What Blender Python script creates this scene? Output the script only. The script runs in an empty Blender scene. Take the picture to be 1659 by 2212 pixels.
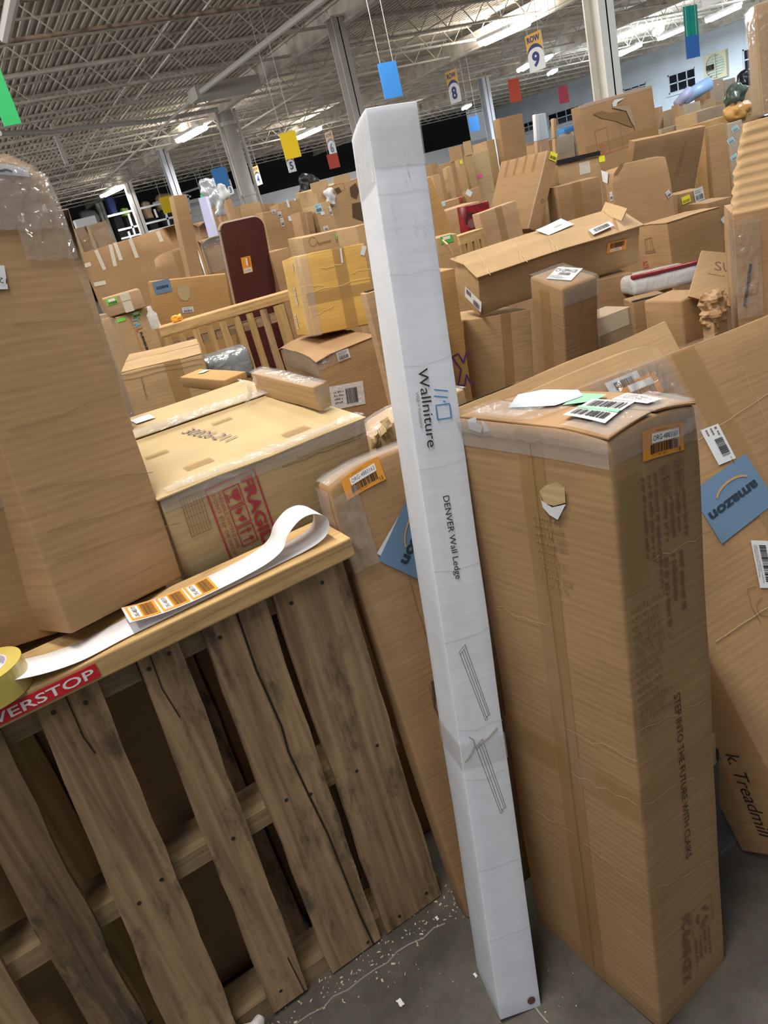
import bpy, bmesh, math, random
from mathutils import Vector, Matrix, Euler, noise

# ------------------------------------------------------------------ camera, world, lights, exposure
SC = bpy.context.scene
COL = SC.collection
EYE = Vector((0.0, 0.0, 1.55))
FPX, CXP, CYP = 1600.0, 829.5, 1106.0
PITCH, ROLL, YAW = math.atan(669/1600.0), math.radians(15.15), math.radians(24.5)
_fh = Vector((math.sin(YAW), math.cos(YAW), 0)); _rh = Vector((math.cos(YAW), -math.sin(YAW), 0)); _up = Vector((0, 0, 1))
FWD = _fh*math.cos(PITCH) - _up*math.sin(PITCH)
CUP = _fh*math.sin(PITCH) + _up*math.cos(PITCH)
CRT = _rh
_right = CRT*math.cos(ROLL) - CUP*math.sin(ROLL)
_upi = CRT*math.sin(ROLL) + CUP*math.cos(ROLL)
cam_d = bpy.data.cameras.new('camera'); cam = bpy.data.objects.new('camera', cam_d); COL.objects.link(cam)
cam_d.sensor_fit = 'HORIZONTAL'; cam_d.sensor_width = 36.0; cam_d.lens = 36.0*FPX/1659.0
cam_d.clip_start = 0.05; cam_d.clip_end = 300
m = Matrix.Identity(4)
for i in range(3):
    m[i][0] = _right[i]; m[i][1] = _upi[i]; m[i][2] = -FWD[i]; m[i][3] = EYE[i]
cam.matrix_world = m
SC.camera = cam

W = bpy.data.worlds.new('world'); SC.world = W; W.use_nodes = True
W.node_tree.nodes['Background'].inputs[0].default_value = (0.86, 0.93, 1.0, 1)
W.node_tree.nodes['Background'].inputs[1].default_value = 0.26
vs = SC.view_settings
vs.view_transform = 'Standard'; vs.look = 'None'; vs.gamma = 1.0; vs.use_curve_mapping = False
vs.exposure = 0.0

def area(name, loc, sx, sy, power, col, tgt=None):
    l = bpy.data.lights.new(name, 'AREA'); l.shape = 'RECTANGLE'; l.size = sx; l.size_y = sy; l.energy = power; l.color = col
    o = bpy.data.objects.new(name, l); COL.objects.link(o); o.location = loc
    if tgt:
        o.rotation_euler = (Vector(tgt)-Vector(loc)).to_track_quat('-Z', 'Y').to_euler()
    return o
WARM = (1.0, 0.93, 0.82); COOL = (0.80, 0.91, 1.0); NEU = (1.0, 0.97, 0.93)
# rows of ceiling strip lights above and behind the photographer
LAMPS = [((-1.6, -0.9, 4.55), 0.3, 2.4, 100, NEU), ((0.1, 1.5, 4.55), 0.3, 2.4, 185, WARM), ((1.8, 5.2, 4.55), 0.3, 2.4, 90, WARM), ((5.2, 2.2, 4.55), 0.3, 2.4, 200, NEU),
         ((5.0, 8.6, 4.62), 0.3, 2.4, 170, WARM), ((11.0, 5.0, 4.55), 0.3, 2.4, 320, COOL), ((-3.0, 9.0, 4.55), 0.3, 2.4, 240, WARM)]
for i, (p, sx, sy, e, c) in enumerate(LAMPS):
    area('strip_light_%d' % i, p, sx, sy, e, c)
# lamps that light the hall farther back
for p, e, c in [((15.5, 18.3, 4.3), 700, NEU), ((8.5, 25.2, 4.3), 500, NEU), ((16.0, 32.6, 4.3), 800, NEU), ((8.4, 38.3, 4.3), 250, NEU),
                ((27.0, 23.5, 4.3), 1300, COOL), ((30.0, 20.0, 4.3), 1300, COOL), ((30.5, 27.5, 4.3), 1300, COOL), ((24, 12, 4.3), 900, COOL), ((24, 38, 4.3), 700, NEU)]:
    area('hall_light', p, 0.5, 2.4, e, c)
    area('hall_uplight', (p[0], p[1], 4.4), 0.5, 2.4, e*0.22, c, (p[0], p[1], 9))
# unseen uplights added left of the view to brighten the roof deck
for p, e in [((-4.5, 12, 4.2), 260), ((-4.5, 20, 4.2), 320), ((-3.0, 29, 4.2), 320), ((-2.5, 6.0, 4.2), 160)]:
    area('roof_wash', p, 0.5, 2.4, e, NEU, (p[0]+4, p[1], 6.0))

def ray(x, y):
    dx, dy = x-CXP, y-CYP
    u = dx*math.cos(ROLL)-dy*math.sin(ROLL); v = dx*math.sin(ROLL)+dy*math.cos(ROLL)
    return FWD + CRT*(u/FPX) - CUP*(v/FPX)
def at(x, y, t): return EYE + ray(x, y)*t
def on_z(x, y, z):
    d = ray(x, y); return EYE + d*((z-EYE.z)/d.z)
def on_y(x, y, Y):
    d = ray(x, y); return EYE + d*((Y-EYE.y)/d.y)
def on_x(x, y, X):
    d = ray(x, y); return EYE + d*((X-EYE.x)/d.x)

# surveyed cartons: base centre, (yaw, tilt, roll) in degrees, (width, depth, height)
BOX = {
    'brown_d': ((0.6801, 0.8674, -0.015), (4.4, -1.78, 5.44), (0.2064, 0.3341, 1.1802)),
    'leaner': ((0.623, 1.1459, -0.0067), (-2.27, -7.6, 0.9), (0.35, 0.06, 1.0961)),
    'treadmill': ((1.4568, 0.7416, 0.074), (2.56, -31.08, 3.32), (0.9, 0.2, 1.0781)),
    'flat1': ((1.2556, 1.0774, 0.3223), (-0.71, -28.0, 0.11), (0.7059, 0.05, 0.8147)),
    'flat2': ((1.1691, 0.977, 0.3226), (-2.68, -30.0, 0.56), (0.6018, 0.04, 0.8264)),
    'fragile': ((0.3875, 1.6992, 0.9687), (4.07, 4.2, 1.93), (0.4695, 0.62, 0.1911)),
    'tall_left': ((0.0208, 1.3787, 0.9907), (26.12, -6.49, 8.06), (0.2442, 0.2, 0.7706)),
    'left_low': ((-0.2106, 1.4634, 1.0056), (-0.0, -0.0, 7.89), (0.3, 0.25, 0.2878)),
    'white': ((0.4213, 0.9477, -0.0098), (-13.54, -11.8, 8.48), (0.0914, 0.1304, 1.7294)),
    'c_taped': ((0.6061, 1.6747, 1.1529), (-86.86, 2.54, 2.51), (0.3449, 0.039, 0.0621)),
    'small_orange': ((0.5657, 2.164, 1.1588), (-80.01, 1.39, 0.77), (0.2933, 0.0757, 0.0378)),
    'mid_box': ((0.5983, 3.1467, 0.0106), (-14.67, -0.63, 2.76), (0.3131, 0.5647, 1.167)),
    'yal': ((0.8011, 4.5415, 0.0035), (12.45, -0.74, 1.1), (0.2055, 0.2402, 1.2827)),
    'pink': ((0.8347, 4.51, 1.293), (-8.65, 0.02, -0.26), (0.2075, 0.2, 0.1036)),
    'under_yellow': ((1.3665, 3.0804, 0.0045), (-7.42, 0.01, -1.85), (0.2792, 0.6089, 1.0161)),
    'yellow': ((1.4428, 3.1469, 1.0382), (-7.77, -3.85, 5.44), (0.3048, 0.3167, 0.3432)),
    'open_side': ((1.3282, 2.3159, 0.0004), (-5.52, 0.18, -0.15), (0.26, 0.05, 1.2575)),
    'torn_low': ((0.8691, 1.5987, 0.0008), (2.58, -0.0, -0.31), (0.3, 0.12, 1.0574)),
    'amazon_box': ((1.1373, 4.9653, 0.0381), (-15.33, 0.07, 9.01), (0.4851, 0.12, 1.343)),
    'maroon': ((1.488, 4.577, 0.0058), (13.75, 8.76, 1.58), (0.299, 0.022, 1.6169)),
    'card_wall': ((1.563, 6.776, 0.0151), (-29.24, 0.0, -1.87), (0.928, 0.15, 1.6992)),
    'tall_narrow': ((1.5017, 5.8943, 0.0068), (0.68, 0.38, 7.02), (0.1054, 0.12, 1.8957)),
    'bk_1': ((2.2578, 5.8285, 0.0085), (-4.49, 1.82, 3.55), (0.173, 0.2, 1.6212)),
    'bk_2': ((2.7494, 6.3563, 0.0), (-5.17, 0.0, -0.02), (0.2081, 0.25, 1.673)),
    'bk_3': ((2.1108, 4.9601, 0.0032), (1.59, 1.47, 3.35), (0.0439, 0.15, 1.5617)),
    'bk_4': ((2.2715, 5.25, 0.0044), (0.48, 1.94, 4.02), (0.0543, 0.15, 1.5555)),
    'bk_blue': ((2.533, 5.1508, 0.0056), (1.83, -2.11, -1.66), (0.1309, 0.2, 1.5781)),
    'bk_torn': ((3.3873, 6.8238, 0.017), (3.53, 3.49, -1.17), (0.4696, 0.4, 1.7107)),
    'lpma': ((1.7906, 3.9677, 0.0104), (-5.45, 1.26, 2.88), (0.3055, 0.2478, 1.4238)),
    'lpma_back': ((1.7855, 4.4869, 0.0001), (0.7, -0.0, -0.1), (0.1351, 0.2, 1.3919)),
    'bk_5': ((3.1919, 8.5611, 0.0045), (3.55, 0.19, 1.93), (0.2481, 0.2, 1.7878)),
    'bk_6': ((3.6045, 8.8222, 0.0001), (0.2, -0.0, -0.11), (0.1116, 0.2, 1.7546)),
    'bk_7': ((3.7275, 8.0291, 0.0004), (0.39, 0.0, 0.28), (0.158, 0.2, 1.6933)),
    'bk_8': ((1.8473, 3.5148, 0.0001), (4.15, -0.0, -0.1), (0.0919, 0.2, 1.4335)),
    'cy_tower': ((1.7577, 2.1257, 0.0204), (-8.22, 11.65, -1.55), (0.1348, 0.184, 1.1721)),
    'long_box': ((2.1896, 2.5541, 1.0399), (-10.77, 18.34, -0.57), (0.7718, 0.2275, 0.1748)),
    'under_long': ((1.7798, 2.6801, 0.0191), (-11.9, -0.01, 7.16), (0.3057, 0.3, 0.9753)),
    'x_box': ((1.4851, 2.5384, 0.0077), (-5.0, 1.72, 3.02), (0.18, 0.2, 1.2359)),
    'ey_box': ((3.1582, 2.6348, 0.0081), (-17.6, -3.0, -0.24), (0.2833, 0.2861, 1.0826)),
    'a_box': ((2.3897, 2.4696, 0.0042), (-28.23, 0.5, 2.48), (0.152, 0.2, 0.9981)),
    'b_box': ((1.895, 1.9541, 0.0002), (-1.44, -0.0, -0.13), (0.1612, 0.12, 0.9919)),
    'c_box': ((2.212, 2.0539, 0.0003), (-28.29, 0.06, 0.22), (0.1343, 0.1112, 0.9592)),
    'd_box': ((2.4545, 2.1496, 0.0005), (-13.44, -0.0, 0.35), (0.1546, 0.2, 0.8762)),
    'su_box': ((2.2681, 1.805, 0.911), (-9.08, -20.55, 24.81), (0.1743, 0.04, 0.1855)),
    'big_right': ((2.2397, 1.3901, 0.0006), (-48.0, 0.1, 0.07), (0.5, 0.3, 1.2542)),
    'm1': ((3.5467, 4.4344, 1.0692), (-94.64, -28.71, 0.88), (0.5596, 0.0953, 0.5038)),
    'm2': ((2.9879, 3.7299, 0.008), (-11.25, -0.84, -3.36), (0.2495, 0.1, 1.3024)),
    'm3': ((5.5225, 6.7514, 0.005), (-8.64, 1.9, 1.2), (0.2773, 0.125, 1.9192)),
    'm4': ((5.7741, 5.3931, 0.0123), (-6.15, -1.83, -1.41), (0.8412, 0.12, 1.8051)),
    'm5': ((4.9114, 4.3225, 0.9731), (1.19, 15.92, 2.41), (0.7825, 0.06, 0.4745)),
    'm6': ((6.0339, 4.6113, 0.0019), (-45.0, -0.32, -1.02), (0.1465, 0.2, 1.3715)),
    'm7': ((5.7719, 4.192, 0.003), (-45.01, -0.4, -2.81), (0.1093, 0.1, 1.3747)),
    'm8': ((3.7066, 3.273, 0.0156), (-11.87, -10.76, 2.2), (0.4002, 0.0863, 1.3522)),
    'm9': ((3.84, 4.1087, 0.0027), (-24.85, -0.0, 1.06), (0.298, 0.25, 1.2957)),
    'm10': ((4.1833, 4.5042, 0.0066), (-14.28, -0.0, 2.17), (0.3454, 0.25, 1.4056)),
    'm11': ((4.2501, 3.5535, 0.0014), (-27.31, -0.0, 0.92), (0.1755, 0.2, 1.0816)),
    'm12': ((4.1117, 3.2458, 0.0007), (-17.03, -0.0, 0.48), (0.1661, 0.2, 1.024)),
    'm13': ((4.2775, 4.849, 0.0), (-11.5, -0.0, 0.01), (0.0737, 0.2, 1.187)),
    'f_box': ((3.4258, 4.8388, 0.0033), (-5.52, 0.0, -1.28), (0.297, 0.25, 1.3185)),
    'f_flap': ((3.5629, 5.1276, 0.002), (0.53, -0.0, -0.99), (0.2359, 0.2, 1.3664)),
    'red_box': ((3.2191, 4.4678, 0.0048), (-6.16, 0.32, 2.72), (0.1883, 0.12, 1.3205)),
    'lbl_small': ((2.1652, 3.2627, 0.001), (-24.02, -0.0, 1.09), (0.1068, 0.15, 1.2839)),
    'slant_flat': ((2.9417, 4.1738, 0.0424), (-11.61, -0.82, -12.17), (0.4, 0.04, 1.5141)),
    'v0': ((4.1213, 6.1354, 0.0001), (3.45, 0.0, 0.16), (0.0829, 0.16, 1.6702)),
    'v1': ((3.7303, 5.535, 0.0), (3.77, 0.0, 0.01), (0.0783, 0.12, 1.5711)),
    'v2': ((4.0735, 5.8617, 0.0001), (6.36, 0.0, 0.09), (0.0718, 0.1, 1.6124)),
    'v3': ((3.9035, 5.5548, 0.0), (8.54, -0.0, -0.08), (0.0653, 0.05, 1.6015)),
    'v4': ((4.5296, 6.3576, 0.0001), (-5.01, 0.0, -0.04), (0.1488, 0.25, 1.6496)),
    'v5': ((4.2086, 5.7894, 0.0), (7.25, -0.0, -0.0), (0.0705, 0.05, 1.6374)),
    'v6': ((4.6232, 6.2383, 0.0001), (2.48, -0.0, -0.1), (0.0862, 0.1, 1.6682)),
    'v7': ((4.874, 6.4758, 0.0003), (-6.44, -0.0, 0.18), (0.1812, 0.3, 1.6671)),
    'v8': ((5.3317, 6.8674, 0.0001), (-0.64, 0.0, 0.06), (0.1105, 0.25, 1.7568)),
    'g1': ((3.7693, 4.9084, 0.0063), (-7.73, -2.99, -3.9), (0.1084, 0.1, 1.4027)),
    'w0': ((7.599, 8.9211, 0.0001), (0.85, -0.0, -0.08), (0.1353, 0.3, 1.6644)),
    'w1': ((7.0199, 8.0417, 0.0018), (-6.59, -0.0, 0.76), (0.2709, 0.4, 1.6222)),
    'w2': ((7.5868, 8.3221, 0.0011), (-8.93, -0.0, 0.42), (0.3015, 0.5, 1.6328)),
    'w3': ((7.9273, 8.301, 0.0001), (-4.3, -0.0, -0.07), (0.1889, 0.3, 1.6569)),
    'r1': ((8.6493, 7.5988, 0.0), (-0.29, -0.0, 0.01), (0.1016, 0.3, 1.6622)),
    'r2': ((9.6768, 8.2931, 0.0001), (-2.4, 0.0, -0.03), (0.2273, 0.3, 1.5414)),
    'r3': ((9.5747, 7.8525, 0.0073), (1.61, -0.0, -1.9), (0.4427, 0.3, 1.6028)),
    'r4': ((10.4166, 8.257, 0.0023), (-2.67, 0.0, -0.73), (0.3587, 0.3, 1.6029)),
    'r5': ((10.8937, 8.4752, 0.0017), (-4.04, 0.08, 0.58), (0.2899, 0.3, 1.8329)),
    'r6': ((11.6684, 8.8219, 0.001), (-2.28, -0.0, 0.44), (0.2522, 0.3, 1.8158)),
    'r7': ((12.4725, 9.2308, 0.0002), (-2.63, -0.0, 0.1), (0.1721, 0.3, 1.7169)),
    'r8': ((7.8394, 6.1883, 0.0043), (-2.91, 0.0, -1.11), (0.4462, 0.3, 1.4993)),
    'r9': ((7.7206, 6.5413, 0.0012), (-8.62, -0.0, 0.28), (0.5003, 0.3, 1.4205)),
    'r10': ((6.8919, 5.3464, 0.0045), (1.65, -0.0, -1.19), (0.4361, 0.2, 1.4001)),
    'r11': ((13.4297, 9.5455, 0.0006), (-2.07, -0.0, 0.22), (0.3325, 0.2, 1.5752)),
    'r12': ((3.0009, 1.9329, 1.4653), (-48.0, -0.1, -1.88), (0.3, 0.3, 0.3589)),
    'wl1': ((2.5188, 14.9334, 0.0016), (0.88, -0.04, -0.72), (0.2274, 0.4, 2.2734)),
    'wl2': ((2.7015, 13.9231, 0.0077), (-0.91, -0.07, -2.76), (0.3086, 0.4, 2.2236)),
    'behind_tall': ((0.0549, 1.8881, 0.0092), (-0.11, 0.36, 5.19), (0.2, 0.05, 1.6931)),
    'small_pal': ((2.5589, 3.5818, 0.0015), (4.31, -0.0, -0.92), (0.1891, 0.1, 1.2329)),
    'fence2': ((1.1193, 3.7191, 0.0025), (-15.91, -0.0, 0.46), (0.6226, 0.1, 1.22)),
    'mailer': ((2.5144, 2.2596, 0.9105), (-22.47, -0.7, 2.09), (0.2694, 0.15, 0.0804)),
    'grey_bundle': ((0.9386, 3.2544, 0.9453), (-19.19, -0.04, 7.87), (0.1637, 0.15, 0.12)),
}

# ------------------------------------------------------------------ materials
MATS = {}
def nt(name):
    m = bpy.data.materials.new(name); m.use_nodes = True
    n = m.node_tree.nodes; l = m.node_tree.links
    return m, n, l, n['Principled BSDF']
def plain(name, col, rough=0.7, metal=0.0, bump=0.0, bscale=40, alpha=1.0, emit=None, var=0.0, vscale=6, spec=None, coat=0.0):
    if name in MATS: return MATS[name]
    m, n, l, b = nt(name)
    b.inputs['Base Color'].default_value = (*col, 1); b.inputs['Roughness'].default_value = rough; b.inputs['Metallic'].default_value = metal
    b.inputs['Alpha'].default_value = alpha; b.inputs['Coat Weight'].default_value = coat
    if spec is not None: b.inputs['Specular IOR Level'].default_value = spec
    if emit:
        b.inputs['Emission Color'].default_value = (*emit[0], 1); b.inputs['Emission Strength'].default_value = emit[1]
    if bump or var:
        tc = n.new('ShaderNodeTexCoord'); ns = n.new('ShaderNodeTexNoise'); ns.inputs['Scale'].default_value = bscale; ns.inputs['Detail'].default_value = 4
        l.new(tc.outputs['Object'], ns.inputs['Vector'])
        if bump:
            bp = n.new('ShaderNodeBump'); bp.inputs['Strength'].default_value = bump; bp.inputs['Distance'].default_value = 0.01
            l.new(ns.outputs['Fac'], bp.inputs['Height']); l.new(bp.outputs['Normal'], b.inputs['Normal'])
        if var:
            n2 = n.new('ShaderNodeTexNoise'); n2.inputs['Scale'].default_value = vscale; n2.inputs['Detail'].default_value = 5
            l.new(tc.outputs['Object'], n2.inputs['Vector'])
            mx = n.new('ShaderNodeMix'); mx.data_type = 'RGBA'
            mx.inputs['A'].default_value = (*[c*(1-var) for c in col], 1); mx.inputs['B'].default_value = (*[min(1, c*(1+var)) for c in col], 1)
            rp = n.new('ShaderNodeMapRange'); rp.inputs['From Min'].default_value = 0.35; rp.inputs['From Max'].default_value = 0.65
            l.new(n2.outputs['Fac'], rp.inputs['Value']); l.new(rp.outputs['Result'], mx.inputs['Factor']); l.new(mx.outputs['Result'], b.inputs['Base Color'])
    MATS[name] = m
    return m
def cardboard(name, col, var=0.12, stain=0.25, rough=0.72, flute=0.10):
    if name in MATS: return MATS[name]
    m, n, l, b = nt(name)
    tc = n.new('ShaderNodeTexCoord'); oi = n.new('ShaderNodeObjectInfo')
    ad = n.new('ShaderNodeVectorMath'); ad.operation = 'ADD'
    l.new(tc.outputs['Object'], ad.inputs[0]); l.new(oi.outputs['Random'], ad.inputs[1])
    big = n.new('ShaderNodeTexNoise'); big.inputs['Scale'].default_value = 4; big.inputs['Detail'].default_value = 6; l.new(ad.outputs[0], big.inputs['Vector'])
    mp = n.new('ShaderNodeMapping'); mp.inputs['Scale'].default_value = (5, 5, 90); l.new(ad.outputs[0], mp.inputs['Vector'])
    st = n.new('ShaderNodeTexNoise'); st.inputs['Scale'].default_value = 1.2; st.inputs['Detail'].default_value = 3; l.new(mp.outputs[0], st.inputs['Vector'])
    mx = n.new('ShaderNodeMix'); mx.data_type = 'RGBA'
    mx.inputs['A'].default_value = (*[c*(1-var) for c in col], 1); mx.inputs['B'].default_value = (*[min(1, c*(1+var)) for c in col], 1)
    sm = n.new('ShaderNodeMath'); sm.operation = 'ADD'; l.new(big.outputs['Fac'], sm.inputs[0]); l.new(st.outputs['Fac'], sm.inputs[1])
    r1 = n.new('ShaderNodeMapRange'); r1.inputs['From Min'].default_value = 0.7; r1.inputs['From Max'].default_value = 1.3
    l.new(sm.outputs[0], r1.inputs['Value']); l.new(r1.outputs['Result'], mx.inputs['Factor'])
    # scuffs and dirty smears
    sc = n.new('ShaderNodeTexNoise'); sc.inputs['Scale'].default_value = 9; sc.inputs['Detail'].default_value = 8; sc.inputs['Roughness'].default_value = 0.7; l.new(ad.outputs[0], sc.inputs['Vector'])
    r2 = n.new('ShaderNodeMapRange'); r2.inputs['From Min'].default_value = 0.6; r2.inputs['From Max'].default_value = 0.78; r2.inputs['To Max'].default_value = stain
    l.new(sc.outputs['Fac'], r2.inputs['Value'])
    m2 = n.new('ShaderNodeMix'); m2.data_type = 'RGBA'; l.new(mx.outputs['Result'], m2.inputs['A']); m2.inputs['B'].default_value = (*[c*0.55 for c in col], 1)
    l.new(r2.outputs['Result'], m2.inputs['Factor']); l.new(m2.outputs['Result'], b.inputs['Base Color'])
    gm = n.new('ShaderNodeNewGeometry'); rw = n.new('ShaderNodeMapRange'); rw.inputs['From Min'].default_value = 0.54; rw.inputs['From Max'].default_value = 0.66; rw.inputs['To Max'].default_value = 0.55  # bright tape glints painted in: convex edges get a paler colour
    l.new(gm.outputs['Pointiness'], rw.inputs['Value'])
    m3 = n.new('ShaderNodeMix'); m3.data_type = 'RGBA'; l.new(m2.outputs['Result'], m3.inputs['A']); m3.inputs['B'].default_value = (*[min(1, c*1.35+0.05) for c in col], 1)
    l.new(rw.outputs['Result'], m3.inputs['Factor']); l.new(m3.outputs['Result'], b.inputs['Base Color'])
    b.inputs['Roughness'].default_value = rough; b.inputs['Specular IOR Level'].default_value = 0.35
    # flutes and soft wrinkles
    wv = n.new('ShaderNodeTexWave'); wv.bands_direction = 'Z'; wv.inputs['Scale'].default_value = 22; wv.inputs['Distortion'].default_value = 1.5; wv.inputs['Detail'].default_value = 2
    l.new(tc.outputs['Object'], wv.inputs['Vector'])
    b1 = n.new('ShaderNodeBump'); b1.inputs['Strength'].default_value = flute; b1.inputs['Distance'].default_value = 0.0012; l.new(wv.outputs['Fac'], b1.inputs['Height'])
    b2 = n.new('ShaderNodeBump'); b2.inputs['Strength'].default_value = 0.35; b2.inputs['Distance'].default_value = 0.012; l.new(big.outputs['Fac'], b2.inputs['Height']); l.new(b1.outputs['Normal'], b2.inputs['Normal'])
    l.new(b2.outputs['Normal'], b.inputs['Normal'])
    MATS[name] = m
    return m
def wood(name, light, dark, stain, axis=2, amt=0.6, rough=0.8):
    if name in MATS: return MATS[name]
    m, n, l, b = nt(name)
    tc = n.new('ShaderNodeTexCoord'); oi = n.new('ShaderNodeObjectInfo')
    mul = n.new('ShaderNodeMath'); mul.operation = 'MULTIPLY'; mul.inputs[1].default_value = 17.3; l.new(oi.outputs['Random'], mul.inputs[0])
    ad = n.new('ShaderNodeVectorMath'); ad.operation = 'ADD'; l.new(tc.outputs['Object'], ad.inputs[0]); l.new(mul.outputs[0], ad.inputs[1])
    mp = n.new('ShaderNodeMapping'); s = [55, 55, 55]; s[axis] = 2.5; mp.inputs['Scale'].default_value = s; l.new(ad.outputs[0], mp.inputs['Vector'])
    g = n.new('ShaderNodeTexNoise'); g.inputs['Scale'].default_value = 1; g.inputs['Detail'].default_value = 7; g.inputs['Distortion'].default_value = 0.6; l.new(mp.outputs[0], g.inputs['Vector'])
    cr = n.new('ShaderNodeValToRGB'); cr.color_ramp.elements[0].position = 0.33; cr.color_ramp.elements[0].color = (*dark, 1)
    cr.color_ramp.elements[1].position = 0.66; cr.color_ramp.elements[1].color = (*light, 1); l.new(g.outputs['Fac'], cr.inputs['Fac'])
    sp = n.new('ShaderNodeMapping'); s2 = [26, 26, 26]; s2[axis] = 9; sp.inputs['Scale'].default_value = s2; l.new(ad.outputs[0], sp.inputs['Vector'])
    sn = n.new('ShaderNodeTexNoise'); sn.inputs['Scale'].default_value = 0.7; sn.inputs['Detail'].default_value = 9; sn.inputs['Roughness'].default_value = 0.72; l.new(sp.outputs[0], sn.inputs['Vector'])
    r2 = n.new('ShaderNodeMapRange'); r2.inputs['From Min'].default_value = 0.52; r2.inputs['From Max'].default_value = 0.68; r2.inputs['To Max'].default_value = amt; l.new(sn.outputs['Fac'], r2.inputs['Value'])
    m2 = n.new('ShaderNodeMix'); m2.data_type = 'RGBA'; l.new(cr.outputs['Color'], m2.inputs['A']); m2.inputs['B'].default_value = (*stain, 1)
    l.new(r2.outputs['Result'], m2.inputs['Factor']); l.new(m2.outputs['Result'], b.inputs['Base Color'])
    b.inputs['Roughness'].default_value = rough
    bp = n.new('ShaderNodeBump'); bp.inputs['Strength'].default_value = 0.5; bp.inputs['Distance'].default_value = 0.003; l.new(g.outputs['Fac'], bp.inputs['Height']); l.new(bp.outputs['Normal'], b.inputs['Normal'])
    MATS[name] = m
    return m
def film(name, col=(0.9, 0.92, 0.95), alpha=0.18, rough=0.12, bump=0.6, bscale=25, bdist=0.01):
    """thin crinkled clear plastic: mostly see-through, with sharp glints"""
    if name in MATS: return MATS[name]
    m, n, l, b = nt(name)
    b.inputs['Base Color'].default_value = (*col, 1); b.inputs['Roughness'].default_value = rough; b.inputs['Alpha'].default_value = alpha
    b.inputs['Specular IOR Level'].default_value = 0.8; b.inputs['Coat Weight'].default_value = 0.6; b.inputs['Coat Roughness'].default_value = 0.08
    tc = n.new('ShaderNodeTexCoord'); ns = n.new('ShaderNodeTexNoise'); ns.inputs['Scale'].default_value = bscale; ns.inputs['Detail'].default_value = 3; ns.inputs['Distortion'].default_value = 1.2
    l.new(tc.outputs['Object'], ns.inputs['Vector'])
    bp = n.new('ShaderNodeBump'); bp.inputs['Strength'].default_value = bump; bp.inputs['Distance'].default_value = bdist
    l.new(ns.outputs['Fac'], bp.inputs['Height']); l.new(bp.outputs['Normal'], b.inputs['Normal'])
    l.new(bp.outputs['Normal'], b.inputs['Coat Normal'])
    MATS[name] = m
    return m

def gloss_film(name, rough=0.06, bump=0.4, bscale=25, bdist=0.01, base=0.05, tint=(1, 1, 1), haze=0.03):
    """clear film: transparent, with a fresnel-weighted mirror coat and a trace of haze"""
    m = bpy.data.materials.new(name); m.use_nodes = True; n = m.node_tree.nodes; l = m.node_tree.links; n.clear()
    out = n.new('ShaderNodeOutputMaterial'); tr = n.new('ShaderNodeBsdfTransparent'); gl = n.new('ShaderNodeBsdfGlossy'); df = n.new('ShaderNodeBsdfDiffuse')
    tr.inputs['Color'].default_value = (*tint, 1); gl.inputs['Roughness'].default_value = rough; df.inputs['Color'].default_value = (0.85, 0.87, 0.9, 1)
    lw = n.new('ShaderNodeLayerWeight'); lw.inputs['Blend'].default_value = 0.25
    mr = n.new('ShaderNodeMapRange'); mr.inputs['To Min'].default_value = base; mr.inputs['To Max'].default_value = 0.32; l.new(lw.outputs['Fresnel'], mr.inputs['Value'])
    tc = n.new('ShaderNodeTexCoord'); ns = n.new('ShaderNodeTexNoise'); ns.inputs['Scale'].default_value = bscale; ns.inputs['Detail'].default_value = 3; ns.inputs['Distortion'].default_value = 1.2; l.new(tc.outputs['Object'], ns.inputs['Vector'])
    bp = n.new('ShaderNodeBump'); bp.inputs['Strength'].default_value = bump; bp.inputs['Distance'].default_value = bdist; l.new(ns.outputs['Fac'], bp.inputs['Height'])
    l.new(bp.outputs['Normal'], gl.inputs['Normal']); l.new(bp.outputs['Normal'], lw.inputs['Normal'])
    m1 = n.new('ShaderNodeMixShader'); m1.inputs[0].default_value = haze; l.new(tr.outputs[0], m1.inputs[1]); l.new(df.outputs[0], m1.inputs[2])
    m2 = n.new('ShaderNodeMixShader'); l.new(mr.outputs['Result'], m2.inputs[0]); l.new(m1.outputs[0], m2.inputs[1]); l.new(gl.outputs[0], m2.inputs[2]); l.new(m2.outputs[0], out.inputs['Surface'])
    MATS[name] = m
    return m

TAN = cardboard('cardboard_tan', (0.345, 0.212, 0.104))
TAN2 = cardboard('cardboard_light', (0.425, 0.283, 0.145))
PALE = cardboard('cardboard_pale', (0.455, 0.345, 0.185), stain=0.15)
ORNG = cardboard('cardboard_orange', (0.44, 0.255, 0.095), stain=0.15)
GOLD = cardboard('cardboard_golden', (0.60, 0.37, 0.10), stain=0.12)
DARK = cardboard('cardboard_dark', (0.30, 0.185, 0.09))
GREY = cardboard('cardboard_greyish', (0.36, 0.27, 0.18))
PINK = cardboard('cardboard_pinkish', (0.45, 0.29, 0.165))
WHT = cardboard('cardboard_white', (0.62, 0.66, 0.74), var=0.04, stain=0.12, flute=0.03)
TAPE = film('packing_tape_brown', (0.42, 0.26, 0.10), 0.5, 0.2, 0.12, 14)
CLEAR = gloss_film('packing_tape_clear', 0.10, 0.3, 30, 0.01, 0.02, (.99, .98, .97), 0.16)
WRAP = gloss_film('stretch_wrap', 0.06, 0.9, 24, 0.02, 0.03, (1, 1, 1), 0.10)
FOLD = gloss_film('folded_film', 0.045, 0.2, 60, 0.01, 0.07, (1, 1, 1), 0.08)
CTAPE = film('masking_strip', (0.80, 0.74, 0.62), 0.75, 0.4, 0.2, 14)
INK = plain('ink_black', (0.02, 0.018, 0.016), 0.6)
INKF = plain('ink_faded', (0.17, 0.105, 0.055), 0.7)
INKP = plain('ink_pale_purple', (0.27, 0.23, 0.24), 0.7)
RED = plain('ink_dark_red', (0.36, 0.035, 0.05), 0.65)
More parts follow.
